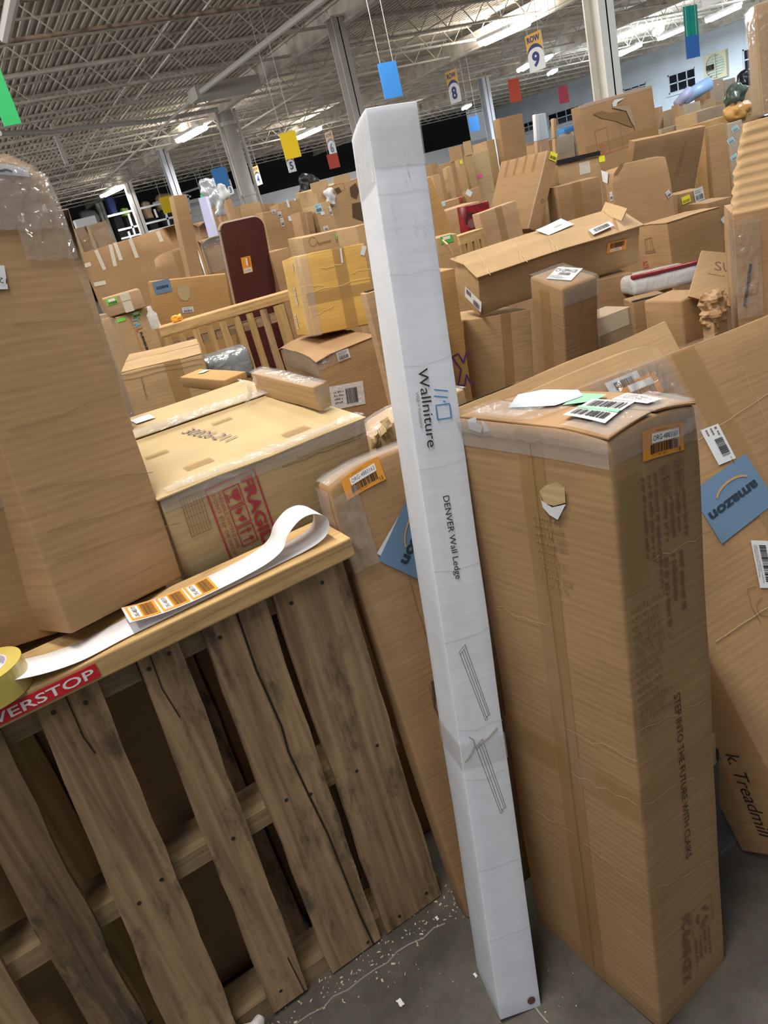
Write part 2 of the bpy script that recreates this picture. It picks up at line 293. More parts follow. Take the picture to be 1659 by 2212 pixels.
REDF = plain('ink_faded_red', (0.42, 0.13, 0.08), 0.7)
ORL = plain('label_orange', (0.78, 0.33, 0.035), 0.45)
WPAP = plain('paper_white', (0.64, 0.67, 0.71), 0.5, bump=0.1, bscale=30)
CREAMP = plain('paper_cream', (0.74, 0.68, 0.56), 0.6)
AMZB = plain('label_blue', (0.13, 0.225, 0.36), 0.45)
AMZT = plain('ink_navy', (0.02, 0.035, 0.06), 0.5)
SMILE = plain('ink_tan_orange', (0.50, 0.30, 0.14), 0.5)
LOGOB = plain('ink_logo_blue', (0.05, 0.22, 0.50), 0.5)
GRN = plain('label_green', (0.22, 0.62, 0.08), 0.5)
MINT = plain('label_mint', (0.24, 0.66, 0.36), 0.5)
YEL = plain('label_yellow', (0.80, 0.82, 0.03), 0.5)
PNK = plain('label_pink', (0.95, 0.08, 0.42), 0.5)
STRD = plain('sticker_red', (0.62, 0.02, 0.03), 0.35)
STWH = plain('sticker_white', (0.85, 0.85, 0.85), 0.35)
PURP = plain('ink_purple', (0.10, 0.035, 0.20), 0.5)
SKY = plain('ink_sky_blue', (0.12, 0.45, 0.60), 0.5)

# ------------------------------------------------------------------ helpers
def mesh_obj(name, verts, faces, mat, parent=None, smooth=False):
    me = bpy.data.meshes.new(name); me.from_pydata([tuple(v) for v in verts], [], faces); me.update()
    if mat: me.materials.append(mat)
    if smooth: me.shade_smooth()
    o = bpy.data.objects.new(name, me); COL.objects.link(o)
    if parent: o.parent = parent
    return o
def tag(o, label=None, cat=None, group=None, kind=None):
    if label: o['label'] = label
    if cat: o['category'] = cat
    if group: o['group'] = group
    if kind: o['kind'] = kind
    return o
def empty(name, loc=(0, 0, 0), rot=None, mode='XYZ'):
    o = bpy.data.objects.new(name, None); COL.objects.link(o); o.location = loc; o.empty_display_size = 0.05
    if rot: o.rotation_mode = mode; o.rotation_euler = rot
    return o
class MB:
    """collects simple solids, then links them as one mesh object"""
    def __init__(s): s.v = []; s.f = []
    def add(s, vs, fs):
        k = len(s.v); s.v += [Vector(v) for v in vs]; s.f += [[i+k for i in f] for f in fs]; return s
    def box(s, x0, x1, y0, y1, z0, z1):
        return s.add([(x0, y0, z0), (x1, y0, z0), (x1, y1, z0), (x0, y1, z0), (x0, y0, z1), (x1, y0, z1), (x1, y1, z1), (x0, y1, z1)],
                     [(0, 3, 2, 1), (4, 5, 6, 7), (0, 1, 5, 4), (1, 2, 6, 5), (2, 3, 7, 6), (3, 0, 4, 7)])
    def bar(s, a, b, w, h=None, up=(0, 0, 1)):
        a, b = Vector(a), Vector(b); h = h or w; d = (b-a).normalized(); x = d.cross(Vector(up))
        if x.length < 1e-4: x = d.cross(Vector((1, 0, 0)))
        x.normalize(); y = x.cross(d).normalized()
        q = [(-1, -1), (1, -1), (1, 1), (-1, 1)]
        return s.add([p + x*(i*w/2) + y*(j*h/2) for p in (a, b) for i, j in q], [(3, 2, 1, 0), (4, 5, 6, 7), (0, 1, 5, 4), (1, 2, 6, 5), (2, 3, 7, 6), (3, 0, 4, 7)])
    def tube(s, pts, r, n=8, cap=True):
        pts = [Vector(p) for p in pts]; k0 = len(s.v)
        for i, p in enumerate(pts):
            d = (pts[min(i+1, len(pts)-1)] - pts[max(i-1, 0)]).normalized()
            x = d.cross(Vector((0, 0, 1)))
            if x.length < 1e-3: x = d.cross(Vector((1, 0, 0)))
            x.normalize(); y = d.cross(x).normalized()
            rr = r[i] if isinstance(r, (list, tuple)) else r
            for j in range(n):
                a = 2*math.pi*j/n; s.v.append(p + x*(rr*math.cos(a)) + y*(rr*math.sin(a)))
        for i in range(len(pts)-1):
            for j in range(n):
                s.f.append([k0+i*n+j, k0+i*n+(j+1) % n, k0+(i+1)*n+(j+1) % n, k0+(i+1)*n+j])
        if cap:
            s.f.append([k0+j for j in range(n)][::-1]); s.f.append([k0+(len(pts)-1)*n+j for j in range(n)])
        return s
    def prism(s, poly, y0, y1):
        n = len(poly)
        return s.add([(x, y0, z) for x, z in poly] + [(x, y1, z) for x, z in poly],
                     [list(range(n)), list(range(2*n-1, n-1, -1))] + [(i, i+n, (i+1) % n + n, (i+1) % n) for i in range(n)])
    def build(s, name, mat, parent=None, smooth=False): return mesh_obj(name, s.v, s.f, mat, parent, smooth)

_txt = {}
def text_geo(body, bold=0.0):
    """flat letter outlines of a string, height of capitals about 0.7: (verts2d, faces, xmin, xmax)"""
    key = (body, bold)
    if key in _txt: return _txt[key]
    cu = bpy.data.curves.new('letters', 'FONT'); cu.body = body; cu.size = 1.0; cu.resolution_u = 3; cu.offset = bold
    ob = bpy.data.objects.new('letters', cu); COL.objects.link(ob)
    dg = bpy.context.evaluated_depsgraph_get(); me = bpy.data.meshes.new_from_object(ob.evaluated_get(dg))
    vs_ = [(v.co.x, v.co.y) for v in me.vertices]; fs = [list(p.vertices) for p in me.polygons]
    bpy.data.objects.remove(ob); bpy.data.curves.remove(cu); bpy.data.meshes.remove(me)
    xs = [v[0] for v in vs_] or [0, 1]
    _txt[key] = (vs_, fs, min(xs), max(xs))
    return _txt[key]

def rbox(w, d, h, r=0.006, n=(2, 2, 2), disp=None, crush=None):
    """closed box surface with rounded edges, origin at base centre; disp(p, normal) -> offset vector"""
    def axis(L, k):
        rr = min(r, L*0.3)
        return [0, rr*0.35, rr] + [rr+(L-2*rr)*i/k for i in range(1, k)] + [L-rr, L-rr*0.35, L]
    ax = [axis(w, n[0]), axis(d, n[1]), axis(h, n[2])]
    N = [len(a)-1 for a in ax]; idx = {}; V = []; F = []
    half = (w/2, d/2, h/2)
    def vert(i, j, k):
        key = (i, j, k)
        if key in idx: return idx[key]
        p = Vector((ax[0][i]-half[0], ax[1][j]-half[1], ax[2][k]-half[2]))
        q = Vector([max(-(half[a]-min(r, half[a]*0.6)), min(half[a]-min(r, half[a]*0.6), p[a])) for a in range(3)])
        nn = p-q
        if nn.length > 1e-9:
            nn.normalize(); p = q + nn*min(r, min(half)*0.6)
        p = p + Vector((0, 0, half[2]))
        if disp: p = p + disp(p, nn)
        idx[key] = len(V); V.append(p); return idx[key]
    for a, b_, c in ((0, 1, 2), (1, 2, 0), (2, 0, 1)):
        for side in (0, N[c]):
            for i in range(N[a]):
                for j in range(N[b_]):
                    q = []
                    for (di, dj) in ((0, 0), (1, 0), (1, 1), (0, 1)):
                        t = [0, 0, 0]; t[a] = i+di; t[b_] = j+dj; t[c] = side; q.append(vert(*t))
                    F.append(q if side else q[::-1])
    return V, F

class Carton:
    def __init__(s, key, mat, label, cat='box', group=None, name='carton', r=0.005, dent=0.0022, n=None, geom=None, crush=None, simple=False):
        p, rot, sz = geom or BOX[key]
        s.w, s.d, s.h = sz; s.dent = dent; s.seed = Vector(((hash_(key) % 97)*1.7, (hash_(key) % 89)*2.3, 5.1)); s.crush = crush or {}
        e = tuple(math.radians(a) for a in (rot[1], rot[2], rot[0]))
        n = n or tuple(max(2, min(14, int(round(L/0.06)))) for L in sz)
        V, F = rbox(s.w, s.d, s.h, r, n, s.disp)
        if simple:
            s.root = mesh_obj(name, V, F, mat, None, True); s.root.location = p; s.root.rotation_mode = 'YXZ'; s.root.rotation_euler = e; s.body = s.root
        else:
            s.root = empty(name, p, e, 'YXZ'); s.body = mesh_obj('body', V, F, mat, s.root, True)
        s.M = Matrix.Translation(Vector(p)) @ Euler(e, 'YXZ').to_matrix().to_4x4(); s.Mi = s.M.inverted(); s.mat = mat
        tag(s.root, label, cat, group)
    def disp(s, p, nn):
        a = s.dent
        v = noise.noise(p*5 + s.seed)
        o = -nn*(a*(0.55 + v))
        for code, amt in s.crush.items():
            c = Vector(((-s.w if code[0] == 'L' else s.w)/2, (-s.d if code[1] == 'F' else s.d)/2, s.h if code[2] == 'T' else 0))
            dd = (p-c).length
            if dd < 0.12: o += (Vector((0, 0, s.h/2))-c).normalized()*(amt*(1-dd/0.12)**2)
        return o
    AX = {'F': ((-1, -1, 0), (1, 0, 0), (0, 0, 1), (0, -1, 0)), 'L': ((-1, 1, 0), (0, -1, 0), (0, 0, 1), (-1, 0, 0)),
          'R': ((1, -1, 0), (0, 1, 0), (0, 0, 1), (1, 0, 0)), 'T': ((-1, -1, 1), (1, 0, 0), (0, 1, 0), (0, 0, 1)), 'B': ((1, 1, 0), (-1, 0, 0), (0, 0, 1), (0, 1, 0))}
    def fr(s, f):
        o, u, v, n = s.AX[f]
        return Vector((o[0]*s.w/2, o[1]*s.d/2, s.h if o[2] else 0)), Vector(u), Vector(v), Vector(n)
    def surf(s, f, u, v, off):
        o, eu, ev, n = s.fr(f); p = o + eu*u + ev*v
        return p + s.disp(p, n) + n*off
    def px(s, f, x, y):
        """point of the photograph -> (u, v) on a face"""
        o, eu, ev, n = s.fr(f); a = s.Mi @ EYE; d = s.Mi.to_3x3() @ ray(x, y)
        q = a + d*((o-a).dot(n)/d.dot(n)) - o
        return Vector((q.dot(eu), q.dot(ev)))
    def patch(s, f, u0, u1, v0, v1, mat, name='tape', off=0.0012, parent=None, step=0.05, tilt=0.0):
        nu = max(1, min(10, int(abs(u1-u0)/step)+1)); nv = max(1, min(16, int(abs(v1-v0)/step)+1)); V = []; F = []
        for j in range(nv+1):
            for i in range(nu+1):
                uu = u0+(u1-u0)*i/nu; vv = v0+(v1-v0)*j/nv + tilt*i/nu
                V.append(s.surf(f, uu, vv, off))
        for j in range(nv):
            for i in range(nu): F.append((j*(nu+1)+i, j*(nu+1)+i+1, (j+1)*(nu+1)+i+1, (j+1)*(nu+1)+i))
        return mesh_obj(name, V, F, mat, parent or s.root)
    def crinkle(s, f, u0, u1, v0, v1, amp=0.004, cell=0.012, off=0.006, mat=None, name='stretch_wrap', fade=True):
        """loose film with real folds, flat facets that catch the lamps"""
        nu = max(2, min(28, int((u1-u0)/cell))); nv = max(2, min(28, int((v1-v0)/cell))); V = []; F = []
        for j in range(nv+1):
            for i in range(nu+1):
                u = u0+(u1-u0)*i/nu; v = v0+(v1-v0)*j/nv; q = Vector((u*70, v*45, s.seed.x)); e = 1.0
                if fade: e = min(1, 3*min(i/nu, 1-i/nu, j/nv, 1-j/nv)+0.25)
                V.append(s.surf(f, u + 0.3*cell*noise.noise(q*1.7), v + 0.5*cell*noise.noise(q+Vector((7, 0, 0))), off + amp*e*noise.noise(q)))
        for j in range(nv):
            for i in range(nu): F.append((j*(nu+1)+i, j*(nu+1)+i+1, (j+1)*(nu+1)+i+1, (j+1)*(nu+1)+i))
        return mesh_obj(name, V, F, mat or FOLD, s.root)
    def frame(s, f, BL, BR, TL, square=True):
        o = s.px(f, *BL); ex = s.px(f, *BR)-o; ey = s.px(f, *TL)-o
        if square: ey = ey - ex*(ey.dot(ex)/ex.dot(ex))
        return (f, o, ex, ey)
    def frame_m(s, f, cx, cy, w, h, rot=0.0):
        """centre given by a point of the photograph, size in metres"""
        c = s.px(f, cx, cy); a = math.radians(rot); ex = Vector((math.cos(a), math.sin(a)))*w; ey = Vector((-math.sin(a), math.cos(a)))*h
        return (f, c-ex/2-ey/2, ex, ey)
    def sticker(s, fr, mat, items=(), name='label', off=0.0016, label=None, poly=None):
        f, o, ex, ey = fr
        def P(x, y, k): q = o+ex*x+ey*y; return s.surf(f, q.x, q.y, k)
        par = s.root
        if mat:
            if poly: V = [P(x, y, off) for x, y in poly]; F = [list(range(len(poly)))]
            else:
                V = [P(i/4, j/4, off) for j in range(5) for i in range(5)]; F = [(j*5+i, j*5+i+1, j*5+i+6, j*5+i+5) for j in range(4) for i in range(4)]
            par = mesh_obj(name, V, F, mat, s.root)
            if label: par['label'] = label
        groups = {}
        for it in items:
            V, F = glyphs(it, ex.length, ey.length); mt = it[-1]
            gv, gf = groups.setdefault(mt.name, ([], [])); k = len(gv)
            gv += [P(x, y, off+0.0012) for x, y in V]; gf += [[i+k for i in q] for q in F]
        for mn, (gv, gf) in groups.items(): mesh_obj('printing', gv, gf, bpy.data.materials[mn], par)
        return par
    def flaps(s, gap=0.003, split=0.5, lift=(0, 0), th=0.004, along='x', mat=None, over=0.0):
        """two closing flaps lying on the top, meeting at a seam"""
        for k in (0, 1):
            T_ = (s.d if along == 'x' else s.w); L = T_*(split if k == 0 else 1-split) - gap/2
            V, F = rbox((s.w if along == 'x' else L)+over, (L if along == 'x' else s.d)+over, th, 0.0015, (4, 4, 1))
            off = T_*(split-0.5) + (gap/2+L/2)*(-1 if k == 0 else 1); lf = lift[k]; out = []
            for p in V:
                q = Vector(p); t = (q.y if along == 'x' else q.x)*(-1 if k else 1)/L + 0.5   # 0 at hinge, 1 at seam
                q.z += lf*max(0, t)**1.5 + 0.002*noise.noise(q*9+s.seed)
                if along == 'x': q.y += off
                else: q.x += off
                q.z += s.h - 0.001 + s.disp(Vector((q.x, q.y, s.h)), Vector((0, 0, 1))).z
                out.append(q)
            mesh_obj('flap', out, F, mat or s.mat, s.root, True)
    def seam_tape(s, mat=None, w=0.05, along='x', drop=0.06):
        mat = mat or TAPE
        if along == 'x':
            s.patch('T', 0, s.w, s.d/2-w/2, s.d/2+w/2, mat, off=0.006)
            s.patch('L', s.d/2-w/2, s.d/2+w/2, s.h-drop, s.h, mat, off=0.0015); s.patch('R', s.d/2-w/2, s.d/2+w/2, s.h-drop, s.h, mat, off=0.0015)
        else:
            s.patch('T', s.w/2-w/2, s.w/2+w/2, 0, s.d, mat, off=0.006)
            s.patch('F', s.w/2-w/2, s.w/2+w/2, s.h-drop, s.h, mat, off=0.0015)
def hash_(t):
    h = 7
    for c in t: h = (h*31 + ord(c)) & 0xffffff
    return h
def glyphs(it, W_, H_):
    """print items in label space (0..1, 0..1)"""
    k = it[0]; V = []; F = []
    def quad(x0, x1, y0, y1):
        b = len(V); V.extend([(x0, y0), (x1, y0), (x1, y1), (x0, y1)]); F.append([b, b+1, b+2, b+3])
    def line(a, b_, th):
        dx, dy = (b_[0]-a[0])*W_, (b_[1]-a[1])*H_; L = math.hypot(dx, dy) or 1; nx, ny = -dy/L*th/2/W_, dx/L*th/2/H_
        b = len(V); V.extend([(a[0]-nx, a[1]-ny), (b_[0]-nx, b_[1]-ny), (b_[0]+nx, b_[1]+ny), (a[0]+nx, a[1]+ny)]); F.append([b, b+1, b+2, b+3])
    if k == 't':      # text, x, y, cap height fraction, width fraction or None
        _, body, x, y, h, wf, mt = it; tv, tf, x0, x1 = text_geo(body)
        sy = h/0.70; sx = (wf/(x1-x0)) if wf else sy*H_/W_
        V = [(x+(a-x0)*sx, y+b*sy) for a, b in tv]; F = tf
    elif k == 'tb':   # bold text
        _, body, x, y, h, wf, mt = it; tv, tf, x0, x1 = text_geo(body, 0.035)
        sy = h/0.70; sx = (wf/(x1-x0)) if wf else sy*H_/W_
        V = [(x+(a-x0)*sx, y+b*sy) for a, b in tv]; F = tf
    elif k == 'b':    # barcode
        _, x0, x1, y0, y1, mt = it; rnd = random.Random(int(x0*1000+y0*77+W_*9999)); x = x0; u = (x1-x0)/60
        while x < x1-u:
            w = u*rnd.choice((1, 1, 2, 3)); quad(x, min(x+w, x1), y0, y1); x += w+u*rnd.choice((1, 1, 2))
    elif k == 'r': quad(it[1], it[2], it[3], it[4])
    elif k == 'f':    # frame outline with thickness in metres
        _, x0, x1, y0, y1, th, mt = it
        for a, b_ in (((x0, y0), (x1, y0)), ((x1, y0), (x1, y1)), ((x1, y1), (x0, y1)), ((x0, y1), (x0, y0))): line(a, b_, th)
    elif k == 'l':    # lines of small print
        _, x0, x1, y0, y1, nr, mt = it; rnd = random.Random(int(nr*31+x0*100+y1*57)); lh = (y1-y0)/nr
        for i in range(nr):
            x = x0; yy = y1-(i+1)*lh+lh*0.3; end = x0+(x1-x0)*rnd.uniform(0.6, 1)
            while x < end:
                w = lh*H_/W_*rnd.uniform(0.18, 0.42); quad(x, min(x+w, end), yy, yy+lh*rnd.choice((0.34, 0.34, 0.48))); x += w+lh*H_/W_*rnd.choice((0.12, 0.12, 0.12, 0.4))
    elif k == 'p':    # polyline with thickness in metres
        _, pts, th, mt = it
        for a, b_ in zip(pts, pts[1:]): line(a, b_, th)
    elif k == 'poly':
        V = list(it[1]); F = [list(range(len(V)))]
    elif k == 'arc':  # cx, cy, rx, ry, a0, a1, thickness (m)
        _, cx, cy, rx, ry, a0, a1, th, mt = it; n = 14
        pts = [(cx+rx*math.cos(math.radians(a0+(a1-a0)*i/n)), cy+ry*math.sin(math.radians(a0+(a1-a0)*i/n))) for i in range(n+1)]
        for a, b_ in zip(pts, pts[1:]): line(a, b_, th)
    elif k == 'dot':
        _, cx, cy, r_, mt = it; V = [(cx+r_*math.cos(2*math.pi*i/20)/W_, cy+r_*math.sin(2*math.pi*i/20)/H_) for i in range(20)]; F = [list(range(20))]
    return V, F
def org_items(num, extra=None):
    it = [('r', 0.20, 0.86, 0.52, 0.84, STWH), ('t', num, 0.23, 0.58, 0.17, 0.60, INK), ('b', 0.17, 0.83, 0.17, 0.48, INK), ('l', 0.35, 0.65, 0.07, 0.14, 1, INKF), ('l', 0.3, 0.7, 0.87, 0.93, 1, INKF),
          ('t', 'o r g s t', 0.05, 0.15, 0.04, 0.03, INKF)]
    if extra: it.append(('t', extra, 0.86, 0.08, 0.15, None, INK))
    return it

# ------------------------------------------------------------------ the hall
CONC = None
def concrete():
    m, n, l, b = nt('floor_concrete')
    tc = n.new('ShaderNodeTexCoord')
    a = n.new('ShaderNodeTexNoise'); a.inputs['Scale'].default_value = 2.2; a.inputs['Detail'].default_value = 9; a.inputs['Roughness'].default_value = 0.65; l.new(tc.outputs['Object'], a.inputs['Vector'])
    c = n.new('ShaderNodeTexNoise'); c.inputs['Scale'].default_value = 60; c.inputs['Detail'].default_value = 4; l.new(tc.outputs['Object'], c.inputs['Vector'])
    cr = n.new('ShaderNodeValToRGB'); e = cr.color_ramp.elements
    e[0].position = 0.36; e[0].color = (0.032, 0.028, 0.024, 1); e[1].position = 0.68; e[1].color = (0.135, 0.118, 0.098, 1)
    l.new(a.outputs['Fac'], cr.inputs['Fac'])
    mx = n.new('ShaderNodeMix'); mx.data_type = 'RGBA'; mx.blend_type = 'OVERLAY'; mx.inputs['Factor'].default_value = 0.35
    l.new(cr.outputs['Color'], mx.inputs['A']); l.new(c.outputs['Color'], mx.inputs['B']); l.new(mx.outputs['Result'], b.inputs['Base Color'])
    b.inputs['Roughness'].default_value = 0.62
    bp = n.new('ShaderNodeBump'); bp.inputs['Strength'].default_value = 0.25; bp.inputs['Distance'].default_value = 0.004; l.new(c.outputs['Fac'], bp.inputs['Height']); l.new(bp.outputs['Normal'], b.inputs['Normal'])
    return m
CONC = concrete()
fl = mesh_obj('floor', [(-30, -12, 0), (60, -12, 0), (60, 60, 0), (-30, 60, 0)], [(0, 1, 2, 3)], CONC); tag(fl, kind='structure')

DECK = plain('deck_painted_steel', (0.60, 0.54, 0.46), 0.65, var=0.12, vscale=0.8)
JST = plain('joist_painted_steel', (0.66, 0.61, 0.53), 0.6, var=0.18, vscale=3)
RUST = plain('rusty_painted_steel', (0.42, 0.33, 0.26), 0.75, var=0.5, vscale=9)
# ribbed steel roof deck, ribs along y
V = []; F = []; x = -16.0; prof = []
while x < 38: prof += [(x, 5.30), (x+0.055, 5.30), (x+0.075, 5.255), (x+0.13, 5.255)]; x += 0.15
ys = [-3, 12, 24, 36, 48]
for yy in ys: V += [(a, yy, z) for a, z in prof]
n_ = len(prof)
for j in range(len(ys)-1): F += [(j*n_+i, j*n_+i+1, (j+1)*n_+i+1, (j+1)*n_+i) for i in range(n_-1)]
ceil_ = mesh_obj('ceiling', V, F, DECK); tag(ceil_, kind='structure')
JY = [8.9+2.1*i for i in range(18)]
def joist_mesh(mat, webmat):
    a = MB()
    for dy in (-0.035, 0.035):
        a.box(-16, 37, dy-0.022, dy+0.022, 4.735, 4.775); a.box(-16, 37, dy-0.022, dy+0.022, 5.205, 5.25)
    w = MB(); x = -16.0; k = 0
    while x < 37:
        w.bar((x, 0, 4.76 if k % 2 else 5.22), (x+0.42, 0, 5.22 if k % 2 else 4.76), 0.019); x += 0.42; k += 1
    return a, w
ja, jw = joist_mesh(JST, JST)
j0 = ja.build('joist', JST, ceil_); w0 = jw.build('web', JST, j0)
j0.location.y = JY[0]
for i, y in enumerate(JY[1:]):
    o = j0.copy(); COL.objects.link(o); o.location.y = y; q = w0.copy(); COL.objects.link(q); q.parent = o
    if abs(y-13.1) < 0.2:
        o.data = o.data.copy(); o.data.materials[0] = RUST
# bridging angles tying the joists, and purlin shelves seen as scalloped deck edges
for xx in (-2.5, 1.2, 5.0, 12.0, 19.5):
    MB().bar((xx, 7, 4.80), (xx+1.5, 47, 4.80), 0.03).bar((xx, 7, 5.18), (xx+1.5, 47, 5.18), 0.03).build('bridging', JST, ceil_)
for i, y in enumerate(JY):   # overlapping deck sheets: the cut rib ends show as a dark scalloped line beside each joist
    MB().box(-16, 37, y+0.9, y+0.93, 5.225, 5.255).build('deck_edge', JST, ceil_)
for xx in (8.6, 16.0, 23.2):
    MB().box(xx-0.09, xx+0.09, 2, 47, 5.02, 5.05).box(xx-0.015, xx+0.015, 2, 47, 4.66, 5.05).box(xx-0.09, xx+0.09, 2, 47, 4.62, 4.66).build('girder', JST, ceil_)

WALLW = plain('wall_painted_block', (0.60, 0.68, 0.76), 0.7, bump=0.25, bscale=14, var=0.06, vscale=0.7)
WALLG = plain('wall_painted_white', (0.66, 0.68, 0.70), 0.7, var=0.05, vscale=1.0)
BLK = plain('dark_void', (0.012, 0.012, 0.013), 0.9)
WX = 37.0
# right wall with openings is built of piers and bands so the windows are real holes
wins = [((1441, 162), (1501, 145), (1444, 205)), ((1181, 248), (1261, 222), (1187, 277)), ((1128, 266), (1160, 256), (1133, 288)), ((1603, 106), (1652, 93), (1607, 155)), ((1345, 192), (1395, 177), (1347, 206))]
wr = []
for TL, TR, BL in wins:
    a, b, c = on_x(*TL, WX), on_x(*TR, WX), on_x(*BL, WX)
    wr.append((min(a.y, b.y), max(a.y, b.y), c.z, (a.z+b.z)/2))
wr.sort()
mb = MB(); y0 = 0.0
for (ya, yb, za, zb) in wr:
    mb.box(WX, WX+0.3, y0, ya, 0, 5.4); mb.box(WX, WX+0.3, ya, yb, 0, za); mb.box(WX, WX+0.3, ya, yb, zb, 5.4); y0 = yb
mb.box(WX, WX+0.3, y0, 46.3, 0, 5.4)
tag(mb.build('wall_right', WALLW), kind='structure')
tag(MB().box(36.55, 37, 0, 46, 4.72, 5.3).build('trim_1', JST), kind='structure')
FRM = plain('window_frame_paint', (0.55, 0.60, 0.66), 0.5); PANE = plain('night_glass', (0.012, 0.016, 0.024), 0.06, spec=0.8)
rp = random.Random(4)
for k, (ya, yb, za, zb) in enumerate(wr):
    w = empty('window_%d' % (k+1), (WX+0.08, (ya+yb)/2, za)); tag(w, kind='structure'); hw = (yb-ya)/2; hh = zb-za
    f = MB(); f.box(-0.05, 0.05, -hw, -hw+0.07, 0, hh).box(-0.05, 0.05, hw-0.07, hw, 0, hh).box(-0.05, 0.05, -hw, hw, 0, 0.07).box(-0.05, 0.05, -hw, hw, hh-0.07, hh)
    nc = 4 if k == len(wr)-2 else 3; nr = 2
    for i in range(1, nc): f.box(-0.03, 0.03, -hw+2*hw*i/nc-0.03, -hw+2*hw*i/nc+0.03, 0, hh)
    for j in range(1, nr): f.box(-0.03, 0.03, -hw, hw, hh*j/nr-0.03, hh*j/nr+0.03)
    f.build('window_frame', FRM, w)
    for i in range(nc):
        for j in range(nr):
            MB().box(-0.01, 0.01, -hw+2*hw*i/nc+0.02, -hw+2*hw*(i+1)/nc-0.02, hh*j/nr+0.02, hh*(j+1)/nr-0.02).build('pane', PANE, w)
    tag(MB().box(WX-0.12, WX+0.05, ya-0.1, yb+0.1, za-0.1, za).build('trim_%d' % (k+2), WALLW), kind='structure')
# far wall: white half wall with a black opening above
tag(MB().box(15.5, 37, 46, 46.3, 0, 3.15).build('wall_far', WALLG), kind='structure')
tag(MB().box(-16, 37, 49, 49.2, 0, 5.4).build('wall_back', BLK), kind='structure')
SID = plain('siding_grey', (0.50, 0.51, 0.50), 0.6)
sd = MB().box(12.6, 17.4, 43.6, 43.8, 0, 3.7).build('wall_siding', SID); tag(sd, kind='structure')
for i in range(11):
    mesh_obj('plank', *(lambda m_: (m_.v, m_.f))(MB().add([(12.6, 43.6, 0.6+i*.28), (17.4, 43.6, 0.6+i*.28), (17.4, 43.52, 0.6+i*.28), (12.6, 43.52, 0.6+i*.28), (12.6, 43.6, 0.86+i*.28), (17.4, 43.6, 0.86+i*.28), (17.4, 43.59, 0.86+i*.28), (12.6, 43.59, 0.86+i*.28)],
        [(0, 1, 2, 3), (4, 7, 6, 5), (3, 2, 6, 7), (0, 3, 7, 4), (1, 5, 6, 2)])), SID, sd)

# ------------------------------------------------------------------ columns
COLM = plain('column_paint', (0.66, 0.64, 0.60), 0.55, var=0.08, vscale=2); COLB = plain('column_paint_bluish', (0.62, 0.66, 0.74), 0.55)
def column(x, y, w, label, mat=COLM, top=4.75):
    e = empty('steel_column', (x, y, 0)); tag(e, label, 'column', 'steel roof columns')
    t = w*0.09
    MB().box(-w/2, w/2, -w/2, -w/2+t, 0, top).box(-w/2, w/2, w/2-t, w/2, 0, top).box(-t/2, t/2, -w/2, w/2, 0, top).build('shaft', mat, e)
    MB().box(-w*.7, w*.7, -w*.7, w*.7, 0, 0.03).build('base_plate', mat, e); MB().box(-w*.7, w*.7, -w*.7, w*.7, top, top+0.03).build('cap_plate', mat, e)
column(8.44, 14.74, 0.26, 'white steel column whose foot the tall white box hides')
column(8.50, 28.9, 0.30, 'bluish white column rising behind the tall narrow carton', COLB)
column(9.0, 37.6, 0.34, 'grey column standing in front of the white railing'); column(8.73, 43.9, 0.34, 'farthest leftmost cream column by the wrapped cartons')
column(22.3, 28.0, 0.34, 'slim pale column above the tall brown carton', COLB); column(7.62, 7.3, 0.24, 'wide cream column right of the row 9 sign')
e = empty('pipe_column', (8.75, 22.7, 0)); tag(e, 'thick round grey column with pipes strapped to it', 'column')
MB().tube([(0, 0, 0), (0, 0, 4.72)], 0.24, 18).build('shaft', COLM, e, True); MB().tube([(0.3, -0.1, 0), (0.3, -0.1, 4.7)], 0.05).tube([(-0.28, -0.12, 0), (-0.28, -0.12, 4.7)], 0.04).build('conduit', COLM, e)
MB().tube([(0, 0, 2.4), (0, 0, 2.46)], 0.27, 18).tube([(0, 0, 4.3), (0, 0, 4.4)], 0.3, 18).build('strap', COLM, e)

# ------------------------------------------------------------------ conduit run under the roof
PIPE = plain('pipe_paint', (0.60, 0.58, 0.54), 0.5)
p1, p2, p3 = on_z(705, -8, 4.55), on_z(425, 205, 4.55), on_z(205, 410, 4.55)
e = empty('roof_conduit', p2); tag(e, 'long pale conduit running diagonally under the roof to a junction box', 'conduit')
MB().tube([p1-p2, Vector((0, 0, 0))], 0.06).build('pipe', PIPE, e); MB().tube([Vector((0, 0, 0)), p3-p2], 0.035).build('pipe', PIPE, e)
MB().box(-0.1, 1.5, -0.3, 0.3, -0.12, 0.14).build('junction_box', PIPE, e)
q = [on_z(x, y, 4.6) for x, y in ((0, 288), (110, 285), (215, 272), (330, 262), (470, 236))]
o = MB().tube(q, 0.055).build('sprinkler_pipe', PIPE); tag(o, 'bent grey sprinkler pipe under the roof at the left', 'pipe')
q = [on_z(30, -20, 4.3), on_z(10, 80, 4.3)]
o = MB().tube(q, 0.07).build('drop_pipe', PIPE); tag(o, 'short white pipe at the top left corner', 'pipe')
a = on_z(133, 325, 4.6); o = MB().box(a.x-.05, a.x+.05, a.y-.05, a.y+.05, 4.25, 5.27).build('hanger_post', PIPE); tag(o, 'small white hanger post under the bent pipe', 'hanger')
q = [on_z(355, 380, 4.6), on_z(665, 190, 4.6)]
o = MB().tube(q, 0.03).build('thin_cable', PIPE); tag(o, 'thin pale cable crossing the roof behind the thick round column', 'cable')

